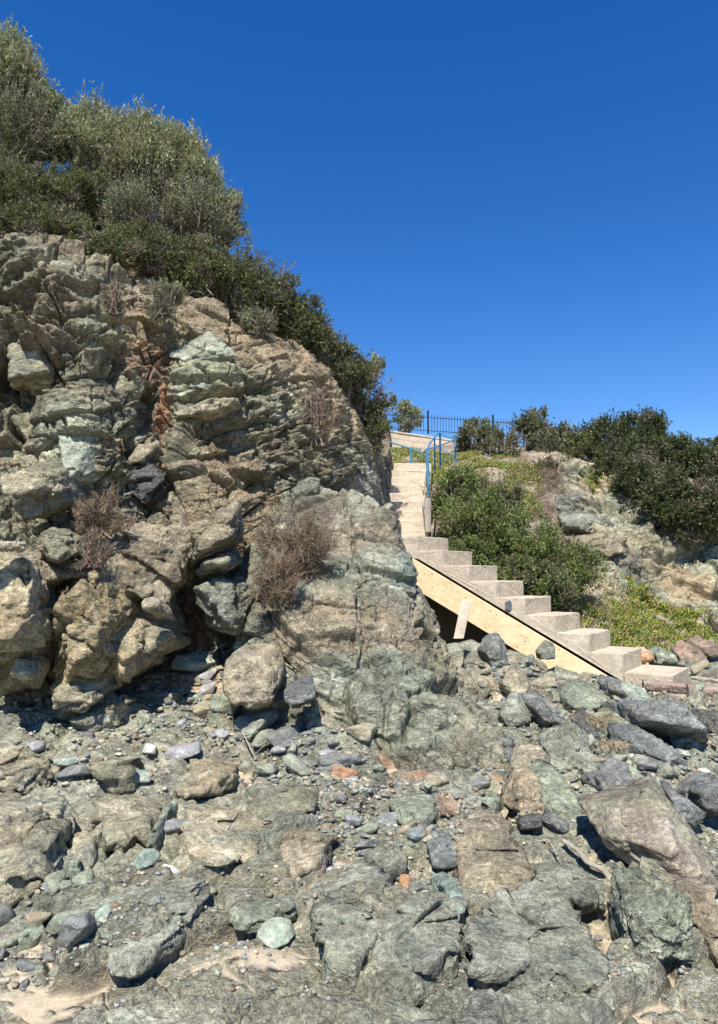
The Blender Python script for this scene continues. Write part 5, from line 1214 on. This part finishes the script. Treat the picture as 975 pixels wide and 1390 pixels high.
for k_, px, py, rx, ry, D, lab in [
    ('olive', 548, 563, 24, 26, 29.5, 'pale green tree behind the left end of the iron fence'),
    ('olive', 650, 580, 22, 14, 29.5, 'small pale green tree behind the middle of the iron fence'),
    ('dull', 650, 602, 36, 22, 19.5, 'grey green bush below the iron fence'),
    ('dull', 690, 612, 34, 26, 18.0, 'wide dull bush in front of the fence right part'),
    ('dull', 722, 588, 30, 36, 18.5, 'tall twiggy bush hiding the right end of the fence'),
    ('dull', 758, 608, 34, 34, 17.6, 'grey twiggy bush left of the large dark bushes'),
    ('mastic', 790, 622, 30, 32, 17.0, 'dark bush beside the grey twiggy bush on the headland'),
    ('dark', 825, 602, 40, 36, 17.2, 'large dark green bush on the skyline, left one'),
    ('dark', 880, 595, 42, 36, 16.8, 'tallest dark green bush on the right skyline'),
    ('dark', 858, 632, 52, 36, 15.8, 'dark bush bulging in front of the skyline bushes'),
    ('dark', 925, 632, 44, 38, 15.1, 'dark green bush right of the tallest skyline bush'),
    ('dark', 972, 645, 42, 42, 14.5, 'dark bush cut by the right picture edge'),
    ('dark', 915, 675, 44, 36, 13.8, 'dark green bush overhanging the far cliff'),
    ('dark', 935, 706, 34, 32, 13.4, 'lowest dark bush hanging over the far cliff'),
    ('dark', 872, 655, 42, 30, 14.6, 'dark bush just above the pale far cliff'),
    ('dark', 970, 692, 36, 38, 13.4, 'dark low bush at the right edge over the far cliff'),
    ('dark', 832, 640, 34, 22, 15.4, 'small dark bush under the left skyline bush'),
    ('dark', 983, 605, 18, 14, 16.5, 'small dark bush top at the right picture edge'),
    ('mastic', 745, 640, 26, 16, 16.2, 'low dark bush at the top of the pinkish slope'),
    ('dull', 815, 645, 30, 14, 15.4, 'thin dry fringe of bush above the grey knob')]:
    bush(k_, px, py, rx, ry, D, lab, group=G_F)

# ground cover on the slope: fleshy leaves (stuff), dry litter (stuff)
def cover(name, polys, pts_src, leafL, leafR, cols_, lift=.0, flat=.4, reject=None):
    p0, ax, ay, disp = pts_src; q = np.random.default_rng(len(name)); a_, b_, ra, cc = [], [], [], []
    for poly, n in polys:
        P_ = np.array(poly); lo, hi = P_.min(0), P_.max(0)
        idx = np.where((ax > lo[0]) & (ax < hi[0]) & (ay > lo[1]) & (ay < hi[1]) & headface)[0]
        idx = idx[[inpoly(ax[i], ay[i], poly) for i in idx]]
        if len(idx) == 0: continue
        w_ = sst(-.12, .12, fbm(p0[idx] * 1.6, 3, 311)) * sst(-.3, .1, fbm(p0[idx] * 5, 2, 313)) + .03
        ch = q.choice(idx, size=n, p=w_ / w_.sum())
        c = disp[ch] + q.normal(size=(n, 3)) * [.05, .05, .015] + [0, 0, lift]
        d = q.normal(size=(n, 3)) * [1, 1, .4] * flat + [0, -.25, .8 * (1 - flat * .5)]; d /= np.linalg.norm(d, axis=1, keepdims=True)
        l_ = leafL * q.uniform(.6, 1.3, n)
        a_.append(c); b_.append(c + d * l_[:, None]); cl2 = np.array(cols_)[q.integers(len(cols_), size=n)] * q.uniform(.75, 1.2, n)[:, None]; cc.append(cl2)
    a_, b_, cc = np.vstack(a_), np.vstack(b_), np.vstack(cc)
    V, F = prisms(a_, b_, leafR, leafR * .5)
    o = add_obj(name, np_mesh(name, V, F, M_LEAF, np.repeat(cc, 6, 0), smooth=False)); tag(o, kind='stuff'); return o
src = (HEAD0[0], HEAD0[1], HEAD0[2], HEADD)
ICE = [(.40, .42, .08), (.28, .36, .07), (.46, .43, .10), (.20, .28, .06), (.24, .32, .07), (.40, .26, .12)]
cover('ice_plant', [([(770, 780), (860, 785), (930, 835), (1010, 878), (1010, 908), (860, 905), (800, 885), (735, 790)], 46000),
                    ([(620, 630), (700, 612), (735, 650), (730, 700), (690, 720), (640, 660)], 16000),
                    ([(515, 596), (650, 602), (660, 645), (600, 660), (520, 645)], 14000),
                    ([(800, 640), (830, 650), (815, 668), (795, 660)], 300)], src, .055, .011, ICE, .01, .6)
cover('dry_litter', [([(690, 640), (760, 640), (800, 780), (830, 860), (760, 870), (740, 780), (690, 700)], 9000),
                     ([(600, 625), (700, 610), (760, 640), (740, 720), (640, 690)], 3000),
                     ([(780, 790), (1000, 880), (1000, 910), (780, 890)], 2500)], src, .14, .004, [(.42, .32, .24), (.30, .22, .17), (.5, .42, .33), (.24, .17, .13)], 0, 1.1)
# tufts of straw-coloured grass
def tuft(px, py, r, n, hgt, label, D=None, colr=(.55, .44, .27)):
    c = hit(px, py) if D is None else P(px, py, D); z = float(ground_z(c[0], c[1])[0]) if D is None else c[2]; q = np.random.default_rng(int(px * 13 + py))
    A_, B_, ra, rb = [], [], [], []
    for i in range(n):
        a = np.array([q.normal() * r * .5, q.normal() * r * .4, 0]); an = q.uniform(0, 6.28); l_ = hgt * q.uniform(.5, 1.2); out = np.array([math.cos(an), math.sin(an) - .3, 0]) * q.uniform(.2, .9)
        pts = [a + out * l_ * t_ ** 1.6 + [0, 0, l_ * (1.1 * t_ - .75 * t_ ** 2)] for t_ in (0, .33, .66, 1)]
        for k in range(3): A_.append(pts[k]); B_.append(pts[k + 1]); ra.append(.0028 - .0007 * k); rb.append(.0021 - .0007 * k)
    V, F = prisms(np.array(A_), np.array(B_), np.array(ra), np.array(rb)); cc = np.array(colr) * q.uniform(.7, 1.25, len(A_))[:, None]
    o = add_obj('grass_tuft', np_mesh('grass_tuft', V, F, M_LEAF, np.repeat(cc, 6, 0), smooth=False), None, (c[0], c[1], z)); tag(o, label, 'grass', 'dry grass tufts among the boulders')
tuft(808, 990, .16, 170, .26, 'long bent straw tuft below the smooth oblong green boulder')
tuft(832, 1022, .10, 80, .16, 'short straw tuft in front of the green rock with brown corner')
tuft(700, 1010, .12, 90, .15, 'straw tuft beside the rounded grey rock')
tuft(665, 925, .16, 110, .14, 'flattened dry grass at the top of the cracked brown slab')
tuft(720, 935, .14, 70, .2, 'thin dry grass right of the tan pointed stone')
tuft(760, 925, .14, 60, .2, 'sparse dry stalks under the end of the yellow board')
tuft(790, 920, .12, 60, .2, 'dry stalks above the smooth oblong boulder')
tuft(695, 1040, .08, 60, .1, 'tiny straw tuft right of the two touching blue stones')
